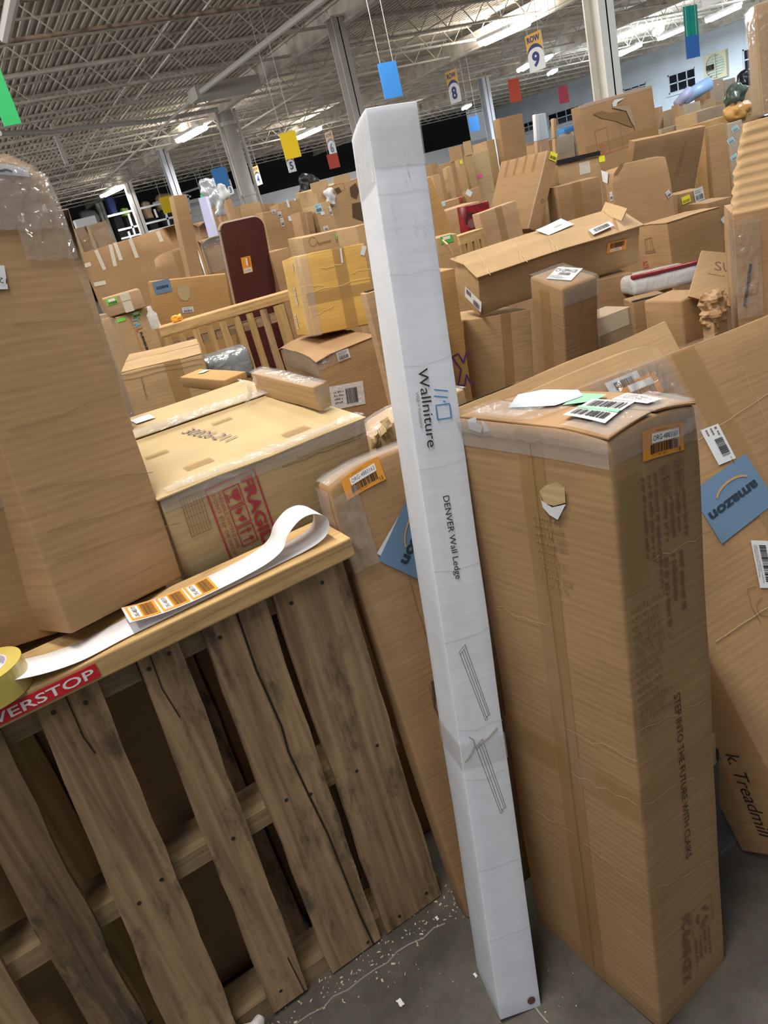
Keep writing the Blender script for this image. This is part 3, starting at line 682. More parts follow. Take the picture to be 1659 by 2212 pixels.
# ------------------------------------------------------------------ strip lights that show in the photo
HOUS = plain('lamp_housing', (0.75, 0.75, 0.75), 0.5)
def tubemat(name, col, e): return plain(name, (1, 1, 1), 0.4, emit=(col, e))
TUBW = tubemat('tube_warm', (1.0, 0.97, 0.90), 9); TUBC = tubemat('tube_cool', (0.86, 0.95, 1.0), 9)
fix = [(1040, 95, 1140, 50, TUBW, 'bright strip light left of the row 9 sign'), (1530, 45, 1595, 15, TUBC, 'strip light nearest the top right corner'), (1425, 84, 1482, 60, TUBC, 'strip light beside the green and blue banner'),
       (1335, 120, 1381, 98, TUBC, 'strip light right of the wide cream column'), (388, 304, 440, 276, TUBW, 'glowing strip light left of the thick round column'), (640, 300, 690, 278, TUBW, 'strip light beside the yellow square sign'),
       (222, 424, 260, 406, TUBW, 'farthest left strip light above the railing'), (1124, 152, 1146, 138, TUBW, 'small strip light just under the row 9 sign'), (1175, 132, 1187, 122, TUBC, 'small lamp right of the row 9 sign'),
       (1418, 74, 1427, 65, TUBC, 'small round lamp left of the green banner'), (1188, 160, 1199, 152, TUBC, 'small lamp above the pink square sign'), (1003, 235, 1013, 228, TUBW, 'small lamp above the farthest blue square sign')]
for x0, y0, x1, y1, mt, lb in fix:
    a, b = on_z(x0, y0, 4.55), on_z(x1, y1, 4.55); c = (a+b)/2; L = (b-a).length; d = (b-a).normalized()
    e = empty('strip_light', c); tag(e, lb, 'light', 'ceiling strip lights')
    wv = min(0.16, L*0.12)
    k = MB(); k.bar(-d*L/2+Vector((0, 0, .10)), d*L/2+Vector((0, 0, .10)), wv*2.2, 0.08); k.build('housing', HOUS, e)
    for sgn in (-1, 1):
        pr = Vector((d.y, -d.x, 0))*sgn*wv*0.6
        MB().tube([pr-d*L*0.48, pr+d*L*0.48], wv*0.42, 8).build('tube', mt, e)
    MB().bar((0, 0, .1), (0, 0, .6), 0.015).build('hanger', HOUS, e)

# ------------------------------------------------------------------ hanging row signs
WIRE = plain('thin_wire', (0.5, 0.5, 0.5), 0.4)
NAVY = plain('sign_navy', (0.025, 0.045, 0.20), 0.5); SGOLD = plain('sign_gold', (0.75, 0.42, 0.08), 0.5); SWH = plain('sign_white', (0.80, 0.82, 0.86), 0.5)
def panel(TL, TR, BL, t, axis, name, label, mat, group):
    P0 = at(*TL, t); ex = Vector((1, 0, 0)) if axis == 'x' else Vector((0, -1, 0)) if axis == 'y' else Vector((math.cos(axis), math.sin(axis), 0))
    nn = ex.cross(Vector((0, 0, 1)))
    def hit(x, y):
        d = ray(x, y); return EYE + d*((P0-EYE).dot(nn)/d.dot(nn))
    w = (hit(*TR)-P0).dot(ex); h = (P0-hit(*BL)).z
    e = empty(name, P0 + ex*w/2 - Vector((0, 0, h)), (0, 0, math.atan2(ex.y, ex.x))); tag(e, label, 'sign', group)
    MB().box(-w/2, w/2, -0.004, 0.004, 0, h).build('panel', mat, e)
    MB().bar((-w*.35, 0, h), (-w*.35, 0, 5.27-P0.z+h), 0.006).bar((w*.35, 0, h), (w*.35, 0, 5.27-P0.z+h), 0.006).build('wire', WIRE, e)
    return e, w, h
def row_sign(TL, TR, BL, t, axis, num, label, row=True):
    e, w, h = panel(TL, TR, BL, t, axis, 'row_sign', label, SWH, 'numbered row signs')
    y = -0.006
    def prt(items, off):
        g = {}
        for it in items:
            V, F = glyphs(it, w, h); gv, gf = g.setdefault(it[-1].name, ([], [])); k = len(gv)
            gv += [(-w/2+a*w, y-off, b*h) for a, b in V]; gf += [[i+k for i in q] for q in F]
        for mn, (gv, gf) in g.items(): mesh_obj('printing', gv, gf, bpy.data.materials[mn], e)
    arch = [(0, 0.5)] + [(0.5-0.5*math.cos(math.pi*i/12), 0.50+0.22*math.sin(math.pi*i/12)) for i in range(13)] + [(1, 0.5)]
    prt([('poly', [(0, 1), (0, 0.42)] + [(0.5-0.5*math.cos(math.pi*i/12), 0.42+0.30*math.sin(math.pi*i/12)) for i in range(13)] + [(1, 1)], SGOLD)], 0)
    prt([('poly', [(0.5-0.5*math.cos(math.pi*i/12), 0.42+0.30*math.sin(math.pi*i/12)) for i in range(13)] + [(0.5-0.5*math.cos(math.pi*i/12), 0.42+0.20*math.sin(math.pi*i/12)) for i in range(12, -1, -1)], NAVY),
         ('tb', num, 0.27, 0.14, 0.36, 0.46, NAVY)] + ([('tb', 'ROW', 0.10, 0.78, 0.15, 0.80, NAVY)] if row else []), 0.003)
row_sign((1134, 79), (1168, 65), (1146, 159), 11.0, 'y', '9', 'nearest row sign, reading ROW and nine, above the orange red card')
row_sign((962, 158), (985, 148), (974, 227), 14.0, 'y', '8', 'row sign reading eight just right of the tall white box top')
row_sign((701, 288), (716, 281), (712, 339), 20.0, 'y', '6', 'row sign reading six left of the tall white box')
row_sign((613, 330), (629, 325), (623, 374), 24.0, 'x', '5', 'row sign reading five below the yellow square sign', False)
row_sign((545, 362), (556, 357), (553, 403), 26.0, 'y', '4', 'row sign reading four right of the thick round column')
row_sign((487, 392), (497, 388), (491, 424), 28.0, 'y', '3', 'small row sign reading three beside the round column')
row_sign((439, 414), (449, 410), (446, 448), 30.0, 'y', '2', 'farthest left row sign reading two')
cs = {'blue': (0.06, 0.32, 0.90), 'yellow': (0.85, 0.60, 0.0), 'red': (0.90, 0.14, 0.08), 'pink': (0.95, 0.12, 0.2), 'green': (0.03, 0.60, 0.18), 'teal': (0.01, 0.30, 0.22), 'navyblue': (0.04, 0.14, 0.42)}
CS = {k: plain('card_'+k, v, 0.45) for k, v in cs.items()}
for TL, TR, BL, t, c, lb in [((-40, 150), (-2, 143), (2, 275), 4.6, 'green', 'large bright green card cut by the left edge of the photo'), ((815, 138), (855, 133), (827, 216), 9, 'blue', 'blue square card hanging just above the tall white box'),
        ((602, 289), (637, 283), (612, 347), 12, 'yellow', 'yellow square card above the row 5 sign'), ((343, 428), (370, 422), (352, 463), 16, 'yellow', 'small yellow square card left of the tall narrow carton'),
        ((455, 366), (485, 360), (463, 410), 15, 'blue', 'blue square card left of the thick round column'), ((1096, 173), (1120, 169), (1104, 223), 14, 'red', 'orange red square card below the row 9 sign'),
        ((1204, 188), (1225, 183), (1211, 225), 17, 'pink', 'pink red square card above the far windows'), ((1011, 254), (1032, 250), (1016, 286), 20, 'blue', 'farthest blue square card by the slim pale column'),
        ((705, 335), (728, 330), (712, 366), 19, 'red', 'orange square card under the row 6 sign'), ((432, 421), (447, 417), (438, 452), 28, 'green', 'small green square card by the row 2 sign'),
        ((1475, 15), (1505, 10), (1481, 80), 12, 'teal', 'dark green upper card of the tall hanging pair'), ((1480, 80), (1509, 75), (1485, 128), 12, 'navyblue', 'blue lower card of the tall hanging pair')]:
    panel(TL, TR, BL, t, 'x', 'hanging_card', lb, CS[c], 'coloured hanging cards')
e, w, h = panel((1512, -60), (1566, -75), (1514, 19), 9, 'y', 'row_sign', 'white sign cut off by the top edge at the right', SWH, 'numbered row signs')
V, F = glyphs(('tb', 'F', 0.28, 0.16, 0.3, 0.3, NAVY), w, h); mesh_obj('printing', [(-w/2+a*w, -0.007, b*h) for a, b in V], F, PURP, e)

# ------------------------------------------------------------------ wall fan
a, b, c = on_x(1519, 122, WX-0.2), on_x(1567, 110, WX-0.2), on_x(1523, 178, WX-0.2)
s_ = (a.y-b.y)/2; hz = (a.z-c.z)/2; e = empty('exhaust_fan', (WX-0.2, (a.y+b.y)/2, c.z)); tag(e, 'square wall exhaust fan with pale louvres between the windows', 'fan')
FANH = plain('fan_housing', (0.55, 0.52, 0.36), 0.5); LOUV = plain('fan_louvre', (0.62, 0.68, 0.58), 0.4)
n = 24; ring = [(math.cos(2*math.pi*i/n)*0.86, math.sin(2*math.pi*i/n)*0.92) for i in range(n)]
sq = []
for i in range(n):
    cx, cy = math.cos(2*math.pi*i/n), math.sin(2*math.pi*i/n); k = 1/max(abs(cx), abs(cy)); sq.append((cx*k, cy*k))
V = [(0, q[0]*s_, hz+q[1]*hz) for q in ring] + [(0, q[0]*s_, hz+q[1]*hz) for q in sq] + [(0.2, q[0]*s_, hz+q[1]*hz) for q in ring] + [(0.2, q[0]*s_, hz+q[1]*hz) for q in sq]
F = []
for i in range(n):
    j = (i+1) % n; F += [(i, j, n+j, n+i), (n+i, n+j, 3*n+j, 3*n+i), (j, i, 2*n+i, 2*n+j)]
mesh_obj('housing', V, F, FANH, e)
for i in range(9):
    zz = -0.82+i*0.205; wd = 0.84*math.sqrt(max(0.02, 1-(zz/0.95)**2))
    MB().add([(0.04, -wd*s_, hz+zz*hz), (0.04, wd*s_, hz+zz*hz), (0.16, wd*s_, hz+(zz+.19)*hz), (0.16, -wd*s_, hz+(zz+.19)*hz), (0.05, -wd*s_, hz+zz*hz-.02), (0.05, wd*s_, hz+zz*hz-.02), (0.17, wd*s_, hz+(zz+.19)*hz-.02), (0.17, -wd*s_, hz+(zz+.19)*hz-.02)],
             [(0, 1, 2, 3), (7, 6, 5, 4), (0, 4, 5, 1), (2, 6, 7, 3), (0, 3, 7, 4), (1, 5, 6, 2)]).build('louvre', LOUV, e)
MB().box(0.0, 0.04, -0.02, 0.02, hz*0.1, hz*1.9).build('guard_bar', FANH, e); MB().box(-0.1, 0.03, 0.1, 0.42, hz*0.8, hz*1.2).build('motor', INK, e)

# ------------------------------------------------------------------ far left: white railing with stored goods behind
RAILM = plain('railing_white', (0.36, 0.38, 0.40), 0.5)
e = empty('white_railing', on_y(330, 520, 40)); tag(e, 'white steel railing in front of the far shelves at the left', 'railing'); o0 = e.location.copy()
def R_(x, y, Y=40): return on_y(x, y, Y)-o0
for a, b, wd in [((232, 468), (412, 424), .09), ((255, 498), (412, 460), .09), ((262, 516), (402, 480), .08)]:
    MB().bar(R_(*a), R_(*b), wd).build('rail', RAILM, e)
for a, b in [((277, 462), (292, 508)), ((352, 438), (366, 488)), ((333, 452), (340, 470)), ((405, 420), (412, 470))]:
    MB().bar(R_(*a), R_(*b), .09).build('post', RAILM, e)
for x in (277, 366):
    q = R_(x, 500); MB().bar(q, (q.x, q.y, -o0.z), .1).build('post', RAILM, e)
e = empty('mezzanine_railing', on_y(440, 440, 42)); tag(e, 'upper white railing and beam near the round column', 'railing'); o0 = e.location.copy()
for a, b, wd in [((395, 440), (500, 412), .14), ((330, 440), (468, 392), .09)]: MB().bar(R_(*a, 42), R_(*b, 42), wd).build('rail', RAILM, e)
for x in (430, 440, 455, 466): MB().bar(R_(x, 396-(x-430)*.25, 42), R_(x+6, 420-(x-430)*.25, 42), .12).build('post', RAILM, e)
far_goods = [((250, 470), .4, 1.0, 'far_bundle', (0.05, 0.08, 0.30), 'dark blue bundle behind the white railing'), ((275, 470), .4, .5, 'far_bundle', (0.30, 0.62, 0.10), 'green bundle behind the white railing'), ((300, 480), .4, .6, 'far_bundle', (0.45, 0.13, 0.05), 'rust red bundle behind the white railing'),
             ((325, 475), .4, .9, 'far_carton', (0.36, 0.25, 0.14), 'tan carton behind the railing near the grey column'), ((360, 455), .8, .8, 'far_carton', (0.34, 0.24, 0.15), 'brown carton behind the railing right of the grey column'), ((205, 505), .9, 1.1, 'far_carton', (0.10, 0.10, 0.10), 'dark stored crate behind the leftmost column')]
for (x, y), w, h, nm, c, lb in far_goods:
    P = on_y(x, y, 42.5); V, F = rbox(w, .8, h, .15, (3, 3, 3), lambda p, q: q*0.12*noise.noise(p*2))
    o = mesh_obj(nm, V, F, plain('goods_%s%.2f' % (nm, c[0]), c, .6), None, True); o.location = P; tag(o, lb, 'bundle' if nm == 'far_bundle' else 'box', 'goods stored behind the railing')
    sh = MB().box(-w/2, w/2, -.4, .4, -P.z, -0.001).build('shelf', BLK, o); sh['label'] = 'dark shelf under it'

# ------------------------------------------------------------------ near pallet standing on edge as a fence
OLDW = wood('old_pallet_wood', (0.41, 0.275, 0.15), (0.20, 0.125, 0.066), (0.035, 0.028, 0.024), 2, 0.8)
OLDR = wood('rough_pallet_wood', (0.26, 0.165, 0.085), (0.085, 0.055, 0.035), (0.02, 0.016, 0.014), 2, 0.9)
OLDH = wood('old_stringer_wood', (0.34, 0.24, 0.13), (0.20, 0.13, 0.07), (0.04, 0.03, 0.025), 0, 0.45)
NEWH = wood('fresh_plank_wood', (0.58, 0.39, 0.17), (0.40, 0.245, 0.10), (0.16, 0.09, 0.045), 0, 0.4)
NEWV = wood('fresh_board_wood', (0.50, 0.34, 0.14), (0.34, 0.21, 0.08), (0.10, 0.07, 0.04), 2, 0.4)
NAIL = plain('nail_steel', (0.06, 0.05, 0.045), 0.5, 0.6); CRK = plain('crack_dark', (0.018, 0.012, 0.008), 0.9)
def board(par, xt0, xt1, xb0, xb1, y0, y1, z0, z1, mat, seed, name='board', rough=0.0025):
    """upright board, ragged long edges; origin at its foot"""
    rnd = random.Random(seed); n = 12; V = []; F = []; ox = (xb0+xb1)/2
    for k in range(n+1):
        t = k/n; z = z0+(z1-z0)*t; a = xb0+(xt0-xb0)*t+rnd.uniform(-1, 1)*rough-ox; b = xb1+(xt1-xb1)*t+rnd.uniform(-1, 1)*rough-ox; dy = rnd.uniform(-1, 1)*0.0008
        V += [(a, 0+dy, z-z0), (b, 0+dy, z-z0), (b, y1-y0, z-z0), (a, y1-y0, z-z0)]
    for k in range(n):
        for i in range(4): j = (i+1) % 4; F.append((k*4+i, k*4+j, k*4+4+j, k*4+4+i))
    F += [(3, 2, 1, 0), (n*4, n*4+1, n*4+2, n*4+3)]
    o = mesh_obj(name, V, F, mat, par); o.location = (ox, y0, z0)
    return o
pal = empty('wooden_pallet', (0, 0, 0)); pal.location = (0.05, 1.22, 0)
tag(pal, 'weathered wooden pallet stood on edge as a fence in the left foreground', 'pallet')
def pb(*a, **k):
    o = board(pal, *a, **k); o.location -= pal.location; return o
B = [pb(.292, .442, .282, .436, 1.22, 1.237, 0.004, .945, OLDW, 1), pb(.148, .276, .132, .262, 1.22, 1.237, 0.006, .943, OLDW, 2), pb(.030, .108, -.012, .072, 1.221, 1.237, 0.012, .943, OLDW, 3),
     pb(-.142, -.038, -.214, -.088, 1.221, 1.237, 0.008, .94, OLDW, 4), pb(-.288, -.200, -.318, -.236, 1.216, 1.238, 0.01, .93, OLDR, 5, rough=.0035), pb(-.44, -.36, -.46, -.38, 1.221, 1.238, 0.01, .94, OLDW, 6)]
for (a, b, mt, sd) in [(-.235, -.175, NEWV, 11), (.30, .40, OLDW, 12), (-.56, -.47, NEWV, 13), (.06, .13, OLDW, 14)]:
    pb(a, b, a, b, 1.327, 1.343, 0.0, .93, mt, sd, name='rear_board')
for z0, z1, mt in [(.885, .928, OLDH), (.455, .497, OLDH), (0.0, .045, OLDH)]:
    o = MB().box(-.6, .40, 0.018, .106, z0, z1).build('stringer', mt, pal)
# nails and splits in the boards
for bi, pts in [(0, [(.03, .90), (.10, .91), (.05, .47), (.11, .50), (.04, .03), (.12, .04)]), (1, [(.03, .90), (.09, .48), (.04, .50), (.1, .02)]), (2, [(.02, .90), (.06, .91), (.05, .48), (.03, .05)]), (3, [(.03, .91), (.08, .90), (.04, .47), (.09, .49)])]:
    for (x, z) in pts:
        bx_ = B[bi]; xw = [.282, .132, -.012, -.214][bi] + x - bx_.location.x - pal.location.x + (z*[.01, .015, .04, .072][bi])
        MB().tube([(xw, -0.0012, z-.004), (xw, 0.002, z-.004)], 0.0042, 8).build('nail', NAIL, bx_)
def crack(bi, pts, w=0.003):
    b = B[bi]; V = []; F = []
    for x, z in pts: V += [(x-w/2, -0.0022, z), (x+w/2, -0.0022, z)]
    for i in range(len(pts)-1): F.append((2*i, 2*i+1, 2*i+3, 2*i+2))
    mesh_obj('split', V, F, CRK, b)
crack(1, [(.022, .935), (.018, .80), (.025, .66), (.02, .60), (.028, .47), (.036, .36), (.038, .22), (.04, .10), (.046, 0)], .004)
crack(2, [(.025, .93), (.02, .85), (.028, .78)], .002); crack(2, [(.0, .93), (-.004, .86)], .0025); crack(3, [(.06, .93), (.055, .84), (.06, .80)], .002); crack(2, [(.03, .12), (.034, .0)], .002)
# plank lying on top of the pallet
def plank_mesh(x0, x1, y0, y1, z0, z1, seed=3):
    def dsp(p, nn): return nn*(0.0014*noise.noise(Vector((p.x*4, p.y*30, p.z*30))+Vector((seed, 0, 0))))
    V, F = rbox(x1-x0, y1-y0, z1-z0, 0.004, (30, 3, 2), dsp)
    return V, F
V, F = plank_mesh(-.62, .462, 1.188, 1.335, .946, .986); o = mesh_obj('body', V, F, NEWH); pk = empty('wooden_plank', (-.079, 1.2615, .946)); o.parent = pk
tag(pk, 'light wooden plank lying along the top of the near pallet', 'plank')
st = MB().box(-.19, .055, -0.0752, -0.0742, .007, .033).build('sticker', STRD, pk); st['label'] = 'red sticker with white block lettering'
tv, tf, x0, x1 = text_geo('POWERSTOP', 0.012)
st.location = (-.005, 0, 0)
mesh_obj('lettering', [(-.180+(a-x0)/(x1-x0)*.228, -0.0758, .0115+b*.0235) for a, b in tv], tf, STWH, st)

# roll of tape lying on the plank
ROLL_ = film('tape_roll_yellow', (0.62, 0.50, 0.12), 0.9, 0.25, 0.05, 60)
e = empty('tape_roll', (-.182, 1.228, .9875)); tag(e, 'yellowish roll of packing tape lying on the plank at the left edge', 'tape roll')
def ring_mesh(r0, r1, h, n=40):
    V = []; F = []
    for i in range(n):
        a = 2*math.pi*i/n; c, s2 = math.cos(a), math.sin(a); V += [(r0*c, r0*s2, 0), (r1*c, r1*s2, 0), (r1*c, r1*s2, h), (r0*c, r0*s2, h)]
    for i in range(n):
        j = (i+1) % n
        for k in range(4): F.append((i*4+k, j*4+k, j*4+(k+1) % 4, i*4+(k+1) % 4))
    return V, F
V, F = ring_mesh(.040, .062, .047); mesh_obj('winding', V, F, ROLL_, e, False); V, F = ring_mesh(.0375, .040, .0475); mesh_obj('core', V, F, plain('card_core', (0.52, 0.48, 0.56), .6), e)

# strip of printed labels curling along the plank
STRIP = plain('label_backing', (0.80, 0.79, 0.82), 0.45)
def ribbon(pts, y0, y1, n=8, skew=0.0):
    """smooth ribbon: x/z profile with a width in y; returns sampled profile as well"""
    P = []; m_ = len(pts)
    for i in range(m_-1):
        p0, p1, p2, p3 = pts[max(i-1, 0)], pts[i], pts[i+1], pts[min(i+2, m_-1)]
        for k in range(n):
            t = k/n
            P.append(tuple(0.5*((2*p1[c])+(-p0[c]+p2[c])*t+(2*p0[c]-5*p1[c]+4*p2[c]-p3[c])*t*t+(-p0[c]+3*p1[c]-3*p2[c]+p3[c])*t**3) for c in range(3)))
    P.append(tuple(pts[-1]))
    return P
prof = [(-.60, 1.06, 0), (-.40, 1.075, 0), (-.24, 1.055, -.004), (-.15, 1.018, -.022), (-.06, .993, -.014), (.04, .989, 0), (.20, .989, .004), (.33, .989, .006), (.395, .992, .006), (.428, 1.004, .006), (.436, 1.030, .006), (.415, 1.050, .006), (.385, 1.052, .005), (.355, 1.036, .004), (.335, 1.014, .002), (.30, 1.003, 0), (.25, .999, -.001), (.20, .998, -.002), (.14, .999, -.003), (.09, 1.004, -.004), (.045, 1.013, -.004)]
rb = ribbon(prof, 0, 0); Y0, Y1 = 1.204, 1.276
V = []; F = []
for x, z, dy in rb: V += [(x, Y0+dy, z), (x, (Y0+Y1)/2+dy, z), (x, Y1+dy, z)]
for i in range(len(rb)-1):
    for k in (0, 1): F.append((3*i+k, 3*i+k+1, 3*i+4+k, 3*i+3+k))
e = empty('label_strip', (0.2, 1.24, .988)); tag(e, 'white strip of peel-off labels looping along the plank', 'label roll')
o = mesh_obj('backing', [Vector(v)-e.location for v in V], F, STRIP, e, True)
sm = o.modifiers.new('thickness', 'SOLIDIFY'); sm.thickness = 0.0006; sm.offset = 0
tail = [q for q in rb if q[0] <= .215][::-1]; tail = [q for i, q in enumerate(rb) if i >= len(rb)-30]
def strip_pt(x, f):
    for (a, b) in zip(tail, tail[1:]):
        if b[0] <= x <= a[0]:
            t = (a[0]-x)/(a[0]-b[0]); return Vector((x, Y0+(Y1-Y0)*f + a[2]+(b[2]-a[2])*t, a[1]+(b[1]-a[1])*t + 0.001)) - e.location
    return Vector((x, Y0+(Y1-Y0)*f, tail[-1][1]+0.001)) - e.location
for k in range(3):
    xa = .050+k*.052; xb = xa+.0485; V = []; F = []
    def LP(s_, t_, off=0.0): q = strip_pt(xa+(xb-xa)*s_, .04+.92*t_); q.z += off; return q
    V = [LP(i/5, j/3) for j in range(4) for i in range(6)]; F = [(j*6+i, j*6+i+1, j*6+i+7, j*6+i+6) for j in range(3) for i in range(5)]
    lb = mesh_obj('label', V, F, ORL, e)
    for items in ([('r', .08, .40, .1, .9, STWH)], [('b', .46, .92, .1, .9, INK), ]):
        V2, F2 = glyphs(items[0], xb-xa, .05); mesh_obj('printing', [LP(x, y, .0005) for x, y in V2], F2, items[0][-1], lb)
    tv, tf, x0, x1 = text_geo('ORG-4883170'); mesh_obj('printing', [LP(.32-b*.22, .14+(a-x0)/(x1-x0)*.72, .0009) for a, b in tv], tf, INK, lb)

# ------------------------------------------------------------------ tall white carton leaning in the middle
wb = Carton('white', WHT, 'tall slim white carton leaning upright in the middle of the photo', name='slim_carton', r=.003, dent=.0016, n=(4, 5, 46), crush={'LBT': .012, 'LFT': .006})
f = wb.frame('F', (902, 797), (923, 967), (923, 794)); wb.sticker(f, None, [('t', 'Wallniture', 0, 0, 1.0, 1.0, INK)])
f = wb.frame('F', (896, 848), (907, 924), (903, 847)); wb.sticker(f, None, [('t', 'Wall + Furniture', 0, 0, 1.0, 1.0, INKP)])
f = wb.frame('F', (935, 842), (943, 910), (968, 838)); wb.sticker(f, None, [('p', [(.0, .05), (.10, .95)], .0022, LOGOB), ('p', [(.20, .0), (.30, .9)], .0022, LOGOB), ('p', [(.40, .55), (.42, .72)], .002, LOGOB), ('f', .50, .95, .05, .95, .0022, LOGOB)])
f = wb.frame('F', (956, 1072), (984, 1251), (970, 1070)); wb.sticker(f, None, [('t', 'DENVER Wall Ledge', 0, 0, .95, 1.0, INK)])
for q in [((990, 1405), (1050, 1560), (1005, 1394)), ((1026, 1610), (1082, 1760), (1043, 1598))]:
    f = wb.frame('F', *q); th = .0007
    wb.sticker(f, None, [('p', [(0, .95), (.93, .75), (.93, .3), (.97, .3), (.97, .0), (.05, .0), (0, .95)], th, INK), ('p', [(0, .95), (-.04, 1.0), (.02, 0), (.05, 0)], th, INK), ('p', [(.02, .65), (.93, .55)], th, INK), ('p', [(.03, .35), (.95, .22)], th, INK)])
f = wb.frame_m('F', 1147, 2160, .02, .02); wb.sticker(f, None, [('dot', .5, .5, .0085, plain('hole_brown', (.10, .05, .035), .8))])
a = wb.px('F', 1040, 1618); wb.patch('F', 0, wb.w, a.y-.03, a.y+.022, CLEAR, name='clear_tape', off=.0022, step=.02); wb.patch('L', 0, wb.d, a.y-.03, a.y+.022, CLEAR, name='clear_tape', off=.0022, step=.02)
f = wb.frame('F', (1006, 1650), (1088, 1600), (1000, 1610)); wb.sticker(f, None, [('p', [(0, .12), (.12, .2), (.26, .42), (.36, .62), (.55, .55), (.75, .62), (1.0, .85)], .0035, plain('crush_grey', (.36, .33, .29), .8)), ('p', [(.36, .62), (.40, .95), (.34, 1.25)], .002, INKP)])
b = wb.px('F', 850, 230); wb.patch('F', 0, wb.w, wb.h-.10, wb.h-.004, CLEAR, name='clear_tape', off=.002, step=.02); wb.patch('L', .01, wb.d, wb.h-.12, wb.h-.004, CLEAR, name='clear_tape', off=.002, step=.02)
SMUDGE = plain('smudge', (.42, .44, .42), .8)
for (x, y, w, h, sd) in [(905, 490, .02, .03, 1), (878, 360, .012, .05, 2), (850, 470, .004, .05, 3), (975, 1325, .008, .01, 4), (1000, 1520, .01, .012, 5)]:
    f = wb.frame_m('F', x, y, w, h); rnd = random.Random(sd)
    wb.sticker(f, None, [('r', u, u+rnd.uniform(.05, .2), v, v+.03, SMUDGE) for u, v in [(rnd.random(), rnd.random()) for _ in range(14)]])
for z in [.18, .33, .52, .62, .80, .93, 1.12, 1.30, 1.45, 1.58]:   # transverse creases
    f = ('F', Vector((0, z)), Vector((wb.w, 0)), Vector((0, .01))); rnd = random.Random(int(z*100))
    wb.sticker(f, None, [('p', [(0, rnd.random()), (.4, rnd.random()*.6), (.75, rnd.random()), (1, .5+rnd.random())], .0006, SMUDGE)], off=.0006)

# ------------------------------------------------------------------ big brown carton on the right ("STEP INTO THE FUTURE")
bd = Carton('brown_d', TAN, 'tall brown taped carton standing on the floor right of the slim white box', name='tall_carton', r=.007, dent=.003, n=(8, 10, 24), crush={'LFT': .012, 'RFT': .012})
bd.flaps(gap=.004, along='y', lift=(.004, .003), over=-.006)
f = bd.frame('F', (1386, 997), (1475, 970), (1381, 931)); bd.sticker(f, ORL, org_items('ORG-4883169', 'g'), off=.003, label='orange barcode label')
for BL, BR, TL, t1 in [((1453, 996), (1457, 1057), (1472, 990), 'UK'), ((1423, 1011), (1428, 1072), (1442, 1004), 'EC')]:
    f = bd.frame('F', BL, BR, TL); bd.sticker(f, None, [('f', 0, .42, 0, 1, .0012, INKF), ('f', .42, 1, 0, 1, .0012, INKF), ('t', t1, .07, .22, .55, .30, INKF), ('t', 'REP', .48, .22, .55, .46, INKF)])
for BL, BR, TL, nl in [((1380, 1035), (1402, 1310), (1420, 1020), 3), ((1428, 1082), (1438, 1205), (1482, 1062), 4), ((1430, 1210), (1440, 1360), (1480, 1190), 3)]:
    f = bd.frame('F', BL, BR, TL); bd.sticker(f, None, [('l', 0, 1, 0, 1, nl, INKF)])
f = bd.frame('F', (1456, 1503), (1482, 1857), (1469, 1500)); bd.sticker(f, None, [('t', 'STEP INTO THE FUTURE WITH CLAIKS', 0, 0, 1.0, 1.0, plain('ink_brown', (.035, .022, .014), .7))])
f = bd.frame('F', (1491, 1972), (1496, 2027), (1535, 1936))
tri = []
for k in range(3):
    a0 = 90+k*120; tri.append(('arc', .5, .52, .26, .26, a0+12, a0+88, .006, INKF))
bd.sticker(f, None, [('f', 0, 1, 0, 1, .0013, INKF), ('l', .86, .95, .2, .8, 1, INKF)] + tri)
f = bd.frame('F', (1470, 1985), (1474, 2130), (1490, 1977)); bd.sticker(f, None, [('tb', 'FC RoHS CE X', 0, .1, .8, 1.0, INKF)])
f = bd.frame('F', (1496, 2032), (1500, 2100), (1534, 2000)); bd.sticker(f, None, [('l', 0, 1, 0, 1, 4, INKF)])
u0 = bd.px('L', 1030, 915)
def poly_sticker(bx, face, pts, mat, name='label', off=.0016, label=None):
    uv = [bx.px(face, *p) for p in pts]; o = mesh_obj(name, [bx.surf(face, q.x, q.y, off) for q in uv], [list(range(len(uv)))], mat, bx.root)
    if label: o['label'] = label
    return o
poly_sticker(bd, 'L', [(1011, 906), (1030, 899), (1030, 912), (1043, 921), (1040, 935), (1014, 926)], WPAP, 'torn_paper', .003); poly_sticker(bd, 'L', [(1041, 906), (1052, 918), (1059, 931), (1047, 933)], WPAP, 'torn_paper', .003)
poly_sticker(bd, 'L', [(1167, 1060), (1180, 1048), (1205, 1040), (1222, 1052), (1224, 1085), (1198, 1092), (1178, 1086)], PALE, 'torn_paper', .003)
poly_sticker(bd, 'L', [(1167, 1062), (1172, 1080), (1195, 1095), (1225, 1088), (1207, 1122), (1190, 1112), (1175, 1095)], WPAP, 'torn_paper', .0036)
bd.patch('L', bd.d*.42, bd.d*.60, .01, bd.h-.01, TAPE, off=.0016); bd.patch('L', 0, bd.d, .50, .56, TAPE, off=.002); bd.patch('F', 0, bd.w, .50, .57, TAPE, off=.002); bd.patch('F', .01, bd.w*.3, bd.h-.26, bd.h-.07, TAPE, off=.0016)
bd.patch('L', 0, bd.d, bd.h-.05, bd.h-.004, CLEAR, name='clear_tape', off=.0035, step=.02); bd.patch('F', 0, bd.w, bd.h-.045, bd.h-.004, WRAP, name='clear_tape', off=.0035, step=.02)
bd.patch('T', 0.0, bd.w, .0, .09, CLEAR, name='clear_tape', off=.0075, step=.015); bd.patch('T', 0.0, bd.w*.5, bd.d-.18, bd.d-.02, WRAP, name='clear_tape', off=.0085, step=.015)
f = ('L', Vector((bd.d*.52, .02)), Vector((.01, 0)), Vector((0, bd.h-.05))); bd.sticker(f, None, [('p', [(0, 0), (.3, .2), (0, .4), (.6, .6), (.2, .8), (.4, 1)], .0012, INKF)], off=.0026)
